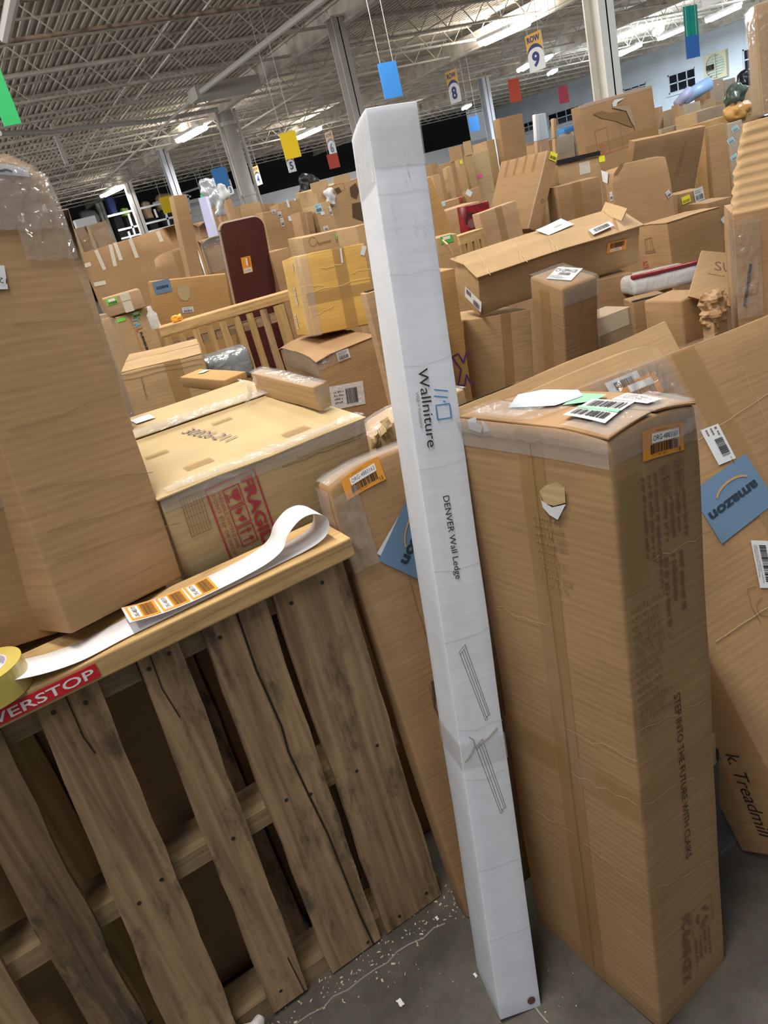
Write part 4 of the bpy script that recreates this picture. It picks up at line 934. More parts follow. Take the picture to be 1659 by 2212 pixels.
INKS = plain('ink_scuffed', (.30, .18, .085), .7)
f = ('L', Vector((bd.d*.45, bd.h-.30)), Vector((.11, 0)), Vector((0, .16))); bd.sticker(f, None, [('l', .1, .8, .1, .95, 9, INKS)], off=.001)
f = ('F', Vector((.012, bd.h-.52)), Vector((bd.w*.5, 0)), Vector((0, .24))); bd.sticker(f, None, [('l', .05, .95, 0, 1, 15, INKS)], off=.001)
def crease(bx, face, p0, p1, mat, w=.0012, wob=.006, off=.0022):
    a, b = bx.px(face, *p0), bx.px(face, *p1); rnd = random.Random(int(p0[0]*7+p0[1])); n = 7; d = (b-a); nr = Vector((-d.y, d.x)).normalized()
    pts = [a+d*(i/n)+nr*(rnd.uniform(-wob, wob) if 0 < i < n else 0) for i in range(n+1)]; V = []; F = []
    for q in pts: V += [bx.surf(face, (q-nr*w/2).x, (q-nr*w/2).y, off), bx.surf(face, (q+nr*w/2).x, (q+nr*w/2).y, off)]
    for i in range(n): F.append((2*i, 2*i+1, 2*i+3, 2*i+2))
    return mesh_obj('crease', V, F, mat, bx.root)
CRZ = plain('crease_pale', (.55, .39, .22), .7); CRD = plain('crease_dark', (.24, .145, .07), .8)
for fc, a, b, mt in [('L', (1075, 1310), (1180, 1350), CRZ), ('L', (1215, 1570), (1375, 1645), CRZ), ('L', (1230, 1665), (1380, 1740), CRZ), ('L', (1260, 1820), (1400, 1930), CRZ), ('L', (1160, 1750), (1240, 1800), CRZ), ('F', (1390, 1735), (1500, 1680), CRZ), ('F', (1405, 1925), (1530, 1860), CRZ), ('F', (1380, 1580), (1520, 1510), CRZ), ('F', (1410, 1210), (1535, 1150), CRZ)]:
    crease(bd, fc, a, b, mt)
bd.crinkle('F', bd.w*.62, bd.w, bd.h-.06, bd.h-.002, .006, .008); bd.crinkle('T', 0, bd.w, 0, .05, .004, .009, off=.01); bd.crinkle('L', 0, bd.d, bd.h-.025, bd.h, .003, .009); bd.crinkle('T', 0, bd.w*.4, bd.d-.15, bd.d-.01, .005, .01, off=.013)
sh = plain('glossy_sheet', (.36, .47, .58), .25, bump=.5, bscale=9, spec=.9)
poly_sticker(bd, 'T', [(1099, 891), (1120, 862), (1175, 850), (1251, 852), (1260, 866), (1200, 886)], sh, 'glossy_sheet', .011, 'crinkled shiny pale blue sheet'); poly_sticker(bd, 'T', [(1215, 884), (1255, 858), (1312, 862), (1285, 876)], MINT, 'label', .010)
fT = bd.frame('T', (1217, 910), (1308, 922), (1282, 874), False); bd.sticker(fT, WPAP, [('b', .1, .9, .1, .36, INK), ('b', .12, .92, .58, .9, INK), ('r', .0, 1, .42, .54, MINT)], off=.012)
fT = bd.frame('T', (1322, 876), (1400, 886), (1356, 862), False); bd.sticker(fT, WPAP, [('l', .1, .9, .2, .85, 4, INKF)], off=.012)

# ------------------------------------------------------------------ flat carton leaning on the pallet's right end
ln = Carton('leaner', TAN, 'flat brown carton with an orange label leaning behind the slim white box', name='flat_carton', r=.009, dent=.003, n=(10, 2, 20), crush={'LFT': .02, 'LBT': .012})
f = ln.frame('F', (745, 1076), (833, 1035), (727, 1026)); ln.sticker(f, ORL, org_items('ORG-4883163', '13'), off=.0035, label='orange barcode label')
f = ln.frame('F', (897, 1052), (813, 1195), (965, 1085)); ln.sticker(f, WPAP, [], off=.0026)
f = ln.frame('F', (892, 1045), (816, 1211), (985, 1093)); ln.sticker(f, AMZB, [('tb', 'amazon', .12, .42, .20, .78, AMZT), ('arc', .42, .56, .34, .34, 205, 330, .004, SMILE)], off=.0034, label='blue label with dark lettering and an orange smile')
ln.patch('F', .0, .05, ln.h-.16, ln.h-.01, TAPE, off=.002); ln.patch('L', 0, ln.d, ln.h-.2, ln.h-.01, CLEAR, name='clear_tape', off=.003, step=.015); ln.crinkle('F', 0, .06, ln.h-.2, ln.h-.03, .004, .008); ln.crinkle('T', 0, .25, 0, ln.d, .004, .01); ln.patch('T', 0, ln.w, 0, ln.d, CLEAR, name='clear_tape', off=.003, step=.02)
for p0, p1 in [((880, 1240), (935, 1420)), ((925, 1480), (960, 1600))]: crease(ln, 'F', p0, p1, CRD, .0014, .003)
poly_sticker(ln, 'F', [(930, 1472), (938, 1468), (942, 1495), (938, 1520), (944, 1540), (936, 1528), (934, 1500)], plain('tear_brown', (.10, .06, .03), .9), 'tear', .003)

# ------------------------------------------------------------------ large carton leaning at the right edge
td = Carton('treadmill', TAN, 'large brown carton leaning back at the right edge with a blue label', name='large_carton', r=.006, dent=.005, n=(16, 4, 18))
f = td.frame('F', (1609, 980), (1488, 1066), (1662, 1095)); td.sticker(f, AMZB, [('tb', 'amazon', .10, .46, .17, .85, AMZT), ('arc', .45, .42, .30, .2, 205, 335, .005, SMILE)], off=.003, label='blue label with dark lettering and an orange smile, upside down')
f = td.frame('F', (1551, 915), (1589, 990), (1519, 940)); td.sticker(f, WPAP, [('b', .35, .85, .15, .6, INK), ('l', .05, .3, .1, .9, 3, INKF), ('t', '3A SC36', .9, .2, .06, None, INK)], off=.0026)
f = td.frame('F', (1659, 1168), (1680, 1270), (1626, 1184)); td.sticker(f, WPAP, [('b', .1, .9, .2, .6, INK), ('l', .1, .9, .7, .95, 3, INKF)], off=.0026)
f = td.frame('F', (1357, 878), (1436, 845), (1339, 832)); td.sticker(f, ORL, org_items('ORG-4883'), off=.0036, label='orange barcode label')
f = td.frame('F', (1322, 860), (1392, 830), (1312, 826)); td.sticker(f, WPAP, [('b', .2, .8, .3, .8, INK)], off=.0026)
f = td.frame('L', (1567, 1628), (1641, 1802), (1590, 1615)); td.sticker(f, None, [('t', 'k. Treadmill', 0, 0, 1, 1, INK)])
f = td.frame('F', (1645, 1345), (1690, 1320), (1640, 1255)); td.sticker(f, None, [('p', [(0, .0), (-.05, .5), (.1, .95), (.5, .9)], .0015, INKF), ('arc', .5, .3, .4, .25, 90, 270, .0015, INKF)])
crease(td, 'F', (1547, 1385), (1659, 1312), CRZ, .002, .001); crease(td, 'F', (1547, 1388), (1659, 1316), CRD, .0015, .001); crease(td, 'F', (1510, 950), (1659, 850), CRZ, .0015, .002); crease(td, 'F', (1600, 790), (1659, 920), CRZ, .0012, .004)
td.patch('T', 0, td.w, .02, td.d-.02, CLEAR, name='clear_tape', off=.003, step=.03); td.patch('F', .16, .30, td.h-.16, td.h-.005, WRAP, name='clear_tape', off=.006, step=.015); td.patch('F', .32, .40, 0.2, td.h-.005, TAPE, off=.002)

td.crinkle('F', .05, .18, td.h-.10, td.h, .008, .009, off=.008); td.crinkle('F', .20, .27, td.h-.08, td.h, .006, .008, off=.008); td.crinkle('T', 0, .5, 0, td.d*.6, .005, .02)
# two long flat cartons standing behind it
f1 = Carton('flat1', TAN2, 'thin flat carton standing on edge, rear one of the pair behind the big leaning carton', name='flat_carton', r=.004, dent=.003, n=(12, 2, 6)); f1.patch('T', 0, f1.w*.28, .005, f1.d-.005, plain('blue_white_film', (.55, .68, .75), .25), name='plastic_film', off=.004)
f2 = Carton('flat2', TAN2, 'thin flat carton standing on edge, front one of the pair behind the big leaning carton', name='flat_carton', r=.006, dent=.005, n=(12, 2, 6), crush={'RFT': .02}); f2.patch('T', f2.w*.9, f2.w, 0, f2.d, WRAP, name='clear_tape', off=.003, step=.01)
# ------------------------------------------------------------------ long shallow FRAGILE carton on the stack behind the pallet
fg = Carton('fragile', PALE, 'wide pale carton with a dark red fragile stamp resting behind the plank', name='fragile_carton', r=.005, dent=.0035, n=(12, 14, 5), crush={'LFT': .008})
fg.flaps(gap=.004, split=.66, lift=(.001, .006), over=.004, mat=PALE)
f = fg.frame('F', (443, 1060), (497, 1205), (550, 1017))
ic = []
for k in range(3): ic += [('f', .10+k*.29, .36+k*.29, .30, .62, .0022, RED)]
ic += [('poly', [(.15, .58), (.15, .50), (.20, .44), (.26, .44), (.31, .50), (.31, .58)], RED), ('p', [(.23, .45), (.23, .35)], .003, RED), ('p', [(.17, .34), (.29, .34)], .003, RED),
       ('poly', [(.42, .56), (.50, .47), (.46, .38), (.42, .44)], RED), ('poly', [(.60, .56), (.52, .50), (.56, .40), (.61, .44)], RED),
       ('p', [(.75, .34), (.75, .55)], .003, RED), ('p', [(.87, .34), (.87, .55)], .003, RED), ('poly', [(.71, .50), (.75, .59), (.79, .50)], RED), ('poly', [(.83, .50), (.87, .59), (.91, .50)], RED)]
fg.sticker(f, None, [('f', 0, 1.25, 0, 1, .0036, RED), ('tb', 'FRAGILE', .06, .70, .22, 1.10, RED), ('t', 'HANDLE WITH CARE', .10, .185, .065, .82, RED), ('t', "DON'T STEP OR DROP", .10, .075, .065, .9, RED)] + ic, off=.0016)
f = fg.frame('F', (387, 1080), (414, 1160), (432, 1065)); fg.sticker(f, None, [('f', 0, 1, 0, 1, .0012, INKF)] + [('p', [(0, k/7), (1, k/7)], .0008, INKF) for k in range(1, 7)] + [('p', [(k/4, 0), (k/4, 1)], .0008, INKF) for k in (1, 2, 3)], off=.0016)
q = fg.px('T', 391, 938); q2 = fg.px('T', 489, 958); f = ('T', q, q2-q, Vector((-(q2-q).y, (q2-q).x)).normalized()*.034); fg.sticker(f, None, [('t', '30026-211', 0, 0, 1, 1, plain('ink_stamp_violet', (.16, .13, .15), .7))], off=.0053)
fg.patch('T', 0, fg.w, fg.d*.66-.03, fg.d*.66+.03, CLEAR, name='clear_tape', off=.018, step=.02); fg.patch('T', 0.02, fg.w-.01, .0, .03, CLEAR, name='clear_tape', off=.0065, step=.02); fg.patch('F', 0, fg.w, fg.h-.03, fg.h-.002, CLEAR, name='clear_tape', off=.003, step=.02)
for (x, y, w, h) in [(640, 935, .06, .03), (430, 1005, .06, .03), (480, 912, .05, .02), (340, 985, .05, .02)]:
    fr_ = fg.frame_m('T', x, y, w, h); fg.sticker(fr_, TAPE, [], name='tape', off=.0062)
fg.crinkle('T', .04, fg.w, .0, .035, .003, .009, off=.010); fg.crinkle('F', 0, fg.w, fg.h-.014, fg.h, .002, .01, off=.004); fg.crinkle('T', .1, fg.w-.03, fg.d*.60, fg.d*.72, .006, .012, off=.018); fg.crinkle('F', fg.w*.92, fg.w, fg.h-.05, fg.h, .006, .007)
fr_ = fg.frame_m('T', 310, 910, .05, .05); fg.sticker(fr_, WPAP, [], off=.0085)
V, F = rbox(.014, .003, .065, .001, (2, 2, 6), lambda p, n_: Vector((.012*math.sin(p.z*60), .008*math.sin(p.z*90+1), 0)))
for k, (x, y, rz) in enumerate([(540, 880, .4), (520, 862, -.9)]):
    q = fg.px('T', x, y); o = mesh_obj('tape_curl', V, F, WRAP, fg.root, True); o.location = fg.surf('T', q.x, q.y, .012); o.rotation_euler = (-.3, .3+k*.7, rz)
for p0, p1 in [((640, 990), (790, 935)), ((610, 1010), (780, 945))]: crease(fg, 'F', p0, p1, CRD, .0018, .002)
# ------------------------------------------------------------------ tall carton at the left and its neighbours
tl = Carton('tall_left', TAN, 'tall brown carton at the left with cling film around its top', name='tall_carton', r=.008, dent=.005, n=(6, 5, 14), crush={'RFT': .03})
tl.patch('F', .0, tl.w, tl.h-.12, tl.h-.004, WRAP, name='stretch_wrap', off=.004, step=.01); tl.patch('R', .0, tl.d, tl.h-.16, tl.h-.004, WRAP, name='stretch_wrap', off=.004, step=.01); tl.patch('T', 0, tl.w, 0, tl.d, WRAP, name='stretch_wrap', off=.004, step=.01)
tl.crinkle('F', tl.w*.62, tl.w, tl.h-.17, tl.h-.002, .007, .009); tl.crinkle('R', 0, tl.d*.6, tl.h-.17, tl.h-.002, .007, .009); tl.crinkle('F', 0, tl.w*.62, tl.h-.12, tl.h-.03, .004, .012); tl.crinkle('T', 0, tl.w, 0, tl.d, .006, .012)
poly_sticker(tl, 'F', [(-30, 573), (10, 573), (18, 624), (-25, 625)], WPAP, 'label', .003)
f = tl.frame('F', (14, 603), (-8, 598), (17, 615)); tl.sticker(f, None, [('t', '12', 0, 0, 1, .8, INK)], off=.004)
poly_sticker(tl, 'F', [(-30, 348), (62, 340), (64, 365), (-28, 375)], WPAP, 'label', .003); f = tl.frame('F', (-10, 372), (30, 368), (-12, 362)); tl.sticker(f, None, [('p', [(0, .5), (.3, .2), (.6, .6), (.9, .3)], .004, INK)], off=.0046)
for p0, p1 in [((20, 930), (260, 850)), ((120, 1210), (390, 1130)), ((60, 1060), (330, 1020)), ((30, 700), (190, 690)), ((100, 1150), (350, 1080))]: crease(tl, 'F', p0, p1, CRD, .0012, .003)
Carton('left_low', DARK, 'brown carton cut by the left edge beside the tall filmed carton', r=.007, dent=.004).patch('F', 0, .3, .25, .285, WRAP, name='stretch_wrap', off=.004, step=.015)
Carton('behind_tall', GREY, 'dark carton whose ragged edge shows behind the tall carton at the left', r=.004, dent=.006)
# cartons stacked behind the pallet, seen through the gaps between its boards
for k, (x0, x1, y0, d_, z0, z1, mt, lb) in enumerate([(-.62, -.19, 1.40, .5, 0, .945, DARK, 'dark carton behind the pallet at its left end, under the cut-off carton'), (-.17, .13, 1.37, .5, 0, .975, TAN, 'brown carton behind the pallet gaps, carrying the tall filmed carton'), (.14, .62, 1.40, .62, 0, .955, TAN, 'brown wrapped carton behind the pallet under the fragile carton')]):
    c = Carton('stack%d' % k, mt, lb, geom=(((x0+x1)/2, y0+d_/2, z0), (0, 0, 0), (x1-x0, d_, z1-z0)), r=.008, dent=.005)
    if k == 2: c.patch('F', .02, c.w*.5, .03, c.h*.3, WRAP, name='stretch_wrap', off=.005, step=.03)
    if k == 1:
        fr_ = ('F', Vector((-.02+.02, .42)), Vector((.10, 0)), Vector((0, .07))); c.sticker(fr_, WPAP, [('b', .1, .9, .15, .6, INK), ('l', .1, .9, .7, .9, 2, INK)])
    if k == 0:
        fr_ = ('F', Vector((.12, .52)), Vector((.09, 0)), Vector((0, .07))); c.sticker(fr_, WPAP, [('l', .1, .9, .1, .9, 4, INK)])

# ------------------------------------------------------------------ scraps on the floor
FOAM = plain('white_scrap', (.72, .72, .70), .8, bump=.8, bscale=40); CHIP = plain('wood_chip', (.60, .52, .36), .8)
P = on_z(530, 2185, .03)
V, F = rbox(.07, .05, .06, .012, (6, 6, 6), lambda p, nn: nn*(.016*noise.noise(p*40)) + Vector((0, 0, 0)))
o = mesh_obj('paper_scrap', V, F, FOAM, None, True); o.location = (on_y(530, 2210, 1.30).x, 1.185, 0.002); tag(o, 'crumpled white scrap on the floor by the foot of the pallet', 'scrap')
rnd = random.Random(8); mb = MB()
def chip(mb, x, y, s):
    a = rnd.uniform(0, 6.3); c, sn = math.cos(a), math.sin(a); l, w, h = s*rnd.uniform(.6, 1.6), s*rnd.uniform(.3, .8), s*rnd.uniform(.2, .5)
    q = [(-l, -w), (l, -w*.6), (l*.8, w), (-l*.7, w*.8)]
    mb.add([(x+u*c-v*sn, y+u*sn+v*c, 0.0005) for u, v in q]+[(x+(u*c-v*sn)*.7, y+(u*sn+v*c)*.7, h+.0005) for u, v in q], [(3, 2, 1, 0), (4, 5, 6, 7), (0, 1, 5, 4), (1, 2, 6, 5), (2, 3, 7, 6), (3, 0, 4, 7)])
for _ in range(230): chip(mb, rnd.uniform(-.1, .55), 1.195+rnd.gauss(0, .03), rnd.uniform(.0008, .0035))
for _ in range(90): chip(mb, rnd.uniform(0, .55), rnd.uniform(.8, 1.2), rnd.uniform(.0006, .0022))
o = mb.build('floor_debris', CHIP); tag(o, 'wood crumbs and dust scattered on the floor along the pallet', 'debris', kind='stuff')
for x, y, s, lb in [(866, 2168, .007, 'small white paper bit lying alone on the floor left of the white box'), (945, 1985, .004, 'tiny pale chip lying near the foot of the pallet end'), (1028, 2108, .004, 'tiny pale chip touching the foot of the slim white box')]:
    P = on_z(x, y, 0); V, F = rbox(s*1.5, s*2.4, s*.8, s*.3, (3, 3, 2), lambda p, nn: nn*(s*.5*noise.noise(p*300))); o = mesh_obj('paper_bit', V, F, FOAM, None, True); o.location = P+Vector((0, 0, .001)); tag(o, lb, 'scrap')
# hairline cracks in the slab
mb = MB(); rc = random.Random(3)
for (p, q) in [((640, 2212), (960, 1990)), ((1180, 2212), (1060, 2050))]:
    a, b = on_z(*p, 0), on_z(*q, 0); pts = [a.lerp(b, i/12)+Vector((rc.uniform(-.006, .006), rc.uniform(-.006, .006), 0)) for i in range(13)]
    for u, v in zip(pts, pts[1:]): mb.bar(u+Vector((0, 0, .0004)), v+Vector((0, 0, .0004)), .003, .0006)
mb.build('floor_crack', plain('crack_dust', (.26, .24, .21), .9), fl)
# dark carton with blue print low behind the big leaning carton

# ------------------------------------------------------------------ cartons behind the pallet, left side
def small_label(bx, face, x, y, w, h, mat, rot=0, items=None, name='label'):
    return bx.sticker(bx.frame_m(face, x, y, w, h, rot), mat, items if items is not None else [('b', .12, .88, .12, .5, INK), ('l', .12, .88, .6, .9, 2, INKF)], name=name, off=.003)
c = Carton('c_taped', TAN2, 'taped oblong carton lying on the back of the fragile carton', dent=.004, n=(6, 3, 3)); c.patch('T', 0, c.w, 0, c.d, CLEAR, name='clear_tape', off=.003, step=.015); c.crinkle('R', 0, c.d, 0, c.h, .006, .008); c.crinkle('T', 0, c.w, 0, c.d, .004, .01)
c = Carton('small_orange', ORNG, 'small orange brown carton lying left of the taped oblong carton', dent=.002); small_label(c, 'T', 440, 803, .03, .03, CREAMP, 10, [])
c = Carton('mid_box', TAN2, 'big tan carton with rounded worn edges beside the tall left carton', r=.012, dent=.006); c.flaps(gap=.006, lift=(.002, .002), over=-.012)
small_label(c, 'T', 348, 762, .05, .035, WPAP, 8, []); small_label(c, 'T', 300, 775, .045, .012, WPAP, 8, []); small_label(c, 'T', 405, 740, .05, .012, WPAP, 8, [])
c.patch('F', c.w*.52, c.w*.72, c.h-.4, c.h, TAPE); f = c.frame('F', (303, 815), (315, 862), (308, 814)); c.sticker(f, None, [('t', 'Fast & Meadow & Co', 0, 0, 1, 1, INKF)])
for p0, p1 in [((260, 812), (440, 775)), ((262, 822), (438, 786))]: crease(c, 'F', p0, p1, CRD, .002, .004)
c = Carton('yal', TAN2, 'light carton with green labels and red, blue and black furnishings lettering', dent=.003)
small_label(c, 'F', 262, 691, .05, .018, GRN, 0, []); small_label(c, 'F', 294, 679, .055, .03, GRN, 0, [('r', .2, .8, .45, .9, STWH), ('b', .1, .9, .1, .4, INK)])
f = c.frame('F', (281, 690), (305, 752), (300, 686)); c.sticker(f, None, [('tb', 'Y', .0, .2, .7, .14, SKY), ('tb', 'A', .17, .2, .7, .14, SKY), ('tb', 'L', .36, .2, .7, .1, REDF), ('r', -.05, .1, .95, 1.05, REDF), ('r', -.05, .2, .0, .08, REDF), ('tb', 'FURNISHINGS', .5, .45, .28, .85, INK), ('r', .2, 1.2, 0, .05, REDF)])
c = Carton('pink', PINK, 'small pinkish carton with a green label stacked on the furnishings carton', dent=.0015, r=.008); small_label(c, 'F', 242, 651, .06, .035, GRN, 0, [('r', .2, .8, .5, .9, STWH), ('b', .1, .9, .1, .45, INK)]); c.patch('F', c.w*.45, c.w*.68, 0, c.h*.55, CTAPE); c.patch('F', c.w*.45, c.w*.7, c.h*.6, c.h, CTAPE)
c = Carton('under_yellow', TAN, 'worn carton carrying the golden yellow carton', r=.012, dent=.006, crush={'LFT': .02, 'LBT': .02}); c.flaps(gap=.006, lift=(.006, .002))
small_label(c, 'F', 742, 767, .055, .04, WPAP, 0); small_label(c, 'F', 698, 776, .02, .02, WPAP, 0, [('t', 'E23', .1, .3, .4, .8, INK)]); f = c.frame('F', (718, 886), (790, 872), (710, 836)); c.sticker(f, film('label_pouch', (.75, .75, .78), .8, .25, .3, 40), [('b', .45, .8, .15, .8, INK), ('l', .1, .4, .2, .8, 4, INKF)], off=.003)
c.crinkle('F', 0, c.w*.45, c.h-.05, c.h, .005, .01); c.patch('L', .1, c.d, c.h-.08, c.h, CLEAR, name='clear_tape', off=.004, step=.015); small_label(c, 'T', 716, 730, .05, .03, WPAP, 0, [])
c = Carton('yellow', GOLD, 'golden yellow taped carton sitting high in the left half', r=.008, dent=.006, crush={'LFT': .01}); c.patch('F', 0, c.w, c.h*.38, c.h*.52, TAPE); c.patch('F', c.w*.5, c.w*.68, 0, c.h, TAPE, off=.0016)
for x, y, w, h, rt in [(738, 552, .008, .06, -4), (785, 541, .02, .04, -25)]: small_label(c, 'F', x, y, w, h, WPAP, rt, [])
for x, y, w, h in [(632, 577, .012, .03), (638, 640, .016, .075), (640, 695, .016, .07)]: small_label(c, 'L', x, y, w, h, WPAP, 0, [('l', .1, .9, .1, .9, 5, INKF)])
c.patch('L', c.d*.75, c.d, 0, c.h, CLEAR, name='clear_tape', off=.004, step=.015); c.patch('F', 0, c.w*.12, 0, c.h, CLEAR, name='clear_tape', off=.004, step=.015)
CRY = plain('crease_golden', (.70, .48, .18), .7)
for p0, p1 in [((660, 634), (800, 600)), ((690, 580), (740, 570)), ((760, 590), (800, 580)), ((670, 690), (720, 660)), ((650, 620), (700, 615))]: crease(c, 'F', p0, p1, CRY, .003, .006)
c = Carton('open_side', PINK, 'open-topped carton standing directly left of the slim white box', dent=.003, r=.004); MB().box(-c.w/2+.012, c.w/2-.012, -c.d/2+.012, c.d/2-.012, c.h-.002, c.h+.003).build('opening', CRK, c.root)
c = Carton('torn_low', TAN2, 'torn carton with ripped corner between the fragile carton and the slim white box', dent=.006, r=.008, crush={'LFT': .03, 'LBT': .03}); c.patch('T', 0, c.w, 0, c.d, CLEAR, name='clear_tape', off=.004, step=.015)
for k in range(4):
    V, F = rbox(.026, .004, .022, .001, (4, 1, 4), lambda p, n_: Vector((0, .008*noise.noise(p*50+Vector((k*5, 0, 0))), .004*noise.noise(p*80)))); o = mesh_obj('torn_shred', V, F, PALE, c.root); o.location = (-c.w/2+.004+k*.012, -c.d/2+.005, c.h-.05+.014*k); o.rotation_euler = (.3*k, .4-.5*k, .6*k)
c = Carton('amazon_box', ORNG, 'orange brown carton with a blue label behind the second pallet', dent=.003)
f = c.frame('F', (336, 637), (373, 629), (331, 609)); c.sticker(f, AMZB, [('tb', 'uozewe', .15, .38, .3, .7, AMZT)], off=.003); small_label(c, 'F', 406, 669, .07, .034, WPAP, 0)
poly_sticker(c, 'F', [(384, 617), (398, 613), (411, 620), (412, 640), (404, 650), (392, 648), (384, 634)], PALE, 'torn_paper', .003)
TABLE = plain('maroon_laminate', (.075, .018, .018), .3, var=.1, vscale=20); p, r_, s_ = BOX['maroon']
e = empty('table_leaf', p, tuple(math.radians(a) for a in (r_[1], r_[2], r_[0])), 'YXZ'); tag(e, 'dark maroon board with rounded top corners and an orange label', 'table top')
w, h = s_[0], s_[2]; cr_ = w*.22; poly = [(-w/2, 0), (w/2, 0)] + [(w/2-cr_+cr_*math.cos(math.radians(a)), h-cr_+cr_*math.sin(math.radians(a))) for a in range(0, 91, 10)] + [(-w/2+cr_*.6+cr_*.6*math.cos(math.radians(a)), h-cr_*.6+cr_*.6*math.sin(math.radians(a))) for a in range(90, 181, 10)]
MB().prism(poly, -.011, .011).build('board', TABLE, e)
rim = MB(); rim.tube([(x*1.0, 0.004, z) for x, z in poly[1:]] + [(poly[0][0], .004, poly[0][1])], .0075, 6); rim.build('edging', plain('pale_edging', (.42, .32, .24), .5), e)
class Dm: pass
tm = Carton.__new__(Carton); tm.w, tm.d, tm.h = w, .022, h; tm.dent = 0; tm.seed = Vector((0, 0, 0)); tm.crush = {}; tm.root = e
tm.M = Matrix.Translation(Vector(p)) @ Euler(tuple(math.radians(a) for a in (r_[1], r_[2], r_[0])), 'YXZ').to_matrix().to_4x4(); tm.Mi = tm.M.inverted()
f = tm.frame('F', (526, 592), (546, 587), (519, 557)); tm.sticker(f, ORL, [('r', .45, .6, .45, .9, STWH), ('r', .1, .9, .04, .3, STWH), ('b', .15, .85, .08, .26, INK), ('r', .7, .85, .4, .95, plain('deep_orange', (.7, .12, .02), .5))], off=.002)
c = Carton('card_wall', TAN, 'very wide carton wall with pale tape strips behind the furnishings carton', dent=.008, n=(14, 3, 12))
for x0, y0, x1, y1 in [(207, 540, 226, 583), (238, 528, 249, 575), (248, 524, 262, 562), (281, 516, 296, 557), (340, 500, 350, 522), (180, 575, 196, 570), (203, 615, 228, 610)]:
    a, b = c.px('F', x0, y0), c.px('F', x1, y1); d = (b-a); nn = Vector((-d.y, d.x)).normalized()*.016
    mesh_obj('tape', [c.surf('F', *(q), .003) for q in (a-nn, a+nn, b+nn, b-nn)], [(0, 1, 2, 3)], CTAPE, c.root)
cw2 = Carton('cw2', TAN, 'crumpled carton propped against the wide carton wall', geom=((c.M @ Vector((c.w*.28, -c.d/2-.10, 0))), (-29, 0, 0), (.30, .12, 1.52)), dent=.01, r=.01, crush={'LFT': .05, 'LBT': .05}); cw2.patch('F', .18, .24, 0, 1.5, TAPE)
c = Carton('tall_narrow', TAN, 'tall narrow carton sticking up beside the wide carton wall', dent=.002)
# ---- second pallet fence
p, r_, s_ = BOX['fence2']; e = empty('wooden_pallet', p, (0, 0, math.radians(r_[0]))); tag(e, 'lighter wooden pallet stood on edge in front of the maroon board', 'pallet'); w = s_[0]
mesh_obj('rail', *plank_mesh(-w/2, w/2+.05, -.05, .06, 1.17, 1.215), NEWH, e).location = (0.025, .0, 1.175)
nb = 9
for k in range(nb):
    x0 = -w/2+.01+k*(w/nb); wd = .034 if k < nb-1 else .055
    board(e, x0, x0+wd, x0, x0+wd, -.052, -.036, .01, 1.17, NEWV if k != 7 else OLDW, 40+k)
for z in (.0, .58, 1.09): MB().box(-w/2, w/2, -.035, .05, z, z+.04).build('stringer', OLDH, e)
# small things around the second pallet
V, F = rbox(.05, .03, .028, .008, (4, 4, 4), lambda q, n_: n_*(.008*noise.noise(q*80))); o = mesh_obj('orange_wrapper', V, F, plain('orange_plastic', (.85, .36, .02), .4), None, False); o.location = e.matrix_basis @ Vector((-w/2+.10, 0.0, 1.222)); tag(o, 'crumpled orange wrapper lying on the second pallet', 'wrapper')
PETM = film('clear_bottle', (.85, .9, .95), .35, .08, .5, 30)
q = at(338, 690, 4.05); o = MB().tube([(0, 0, 0), (0, 0, .07), (0, 0, .085), (0, 0, .11)], [.025, .025, .012, .011], 14).build('plastic_bottle', PETM, None, True); o.location = BOX['yal'][0]; o.location = e.matrix_basis @ Vector((-w/2-.01, .01, 1.216)); tag(o, 'clear plastic bottle at the left end of the second pallet', 'bottle')
gb = BOX['grey_bundle']; WRG = film('grey_film', (.24, .27, .30), .92, .22, .9, 18)
V, F = rbox(.24, .18, .13, .03, (8, 6, 5), lambda q, n_: n_*(.008*noise.noise(q*25))); o = mesh_obj('body', V, F, WRG, None, True); gbe = empty('wrapped_bundle', (gb[0][0]-.02, gb[0][1], 0.0)); gbe.rotation_euler.z = math.radians(-15); o.parent = gbe; o.location.z = 0.965; tag(gbe, 'bundle in grey plastic film with a light blue band', 'bundle')
V, F = rbox(.20, .15, .97, .02, (3, 3, 6)); mesh_obj('plinth_carton', V, F, TAN, gbe, True)
V, F = rbox(.035, .195, .145, .04, (2, 5, 4), lambda q, n_: n_*(.012*noise.noise(q*16))); o = mesh_obj('band', V, F, plain('light_blue_band', (.25, .55, .72), .4), gbe, True); o.location = (.02, -.004, .96)
V, F = rbox(.03, .197, .147, .04, (2, 5, 4)); o = mesh_obj('band', V, F, plain('light_blue_band', (.25, .55, .72), .4), gbe, True); o.location = (-.05, -.004, .96)
c = Carton('wrapped_left', GREY, 'striped plastic-wrapped pack behind the pinkish carton', geom=(tuple(at(205, 700, 4.5)*1.0)[:2] + (0,), (5, 0, 0), (.14, .16, 1.30)), dent=.004); c.patch('F', 0, c.w, .6, c.h, WRAP, name='stretch_wrap', off=.004, step=.03)

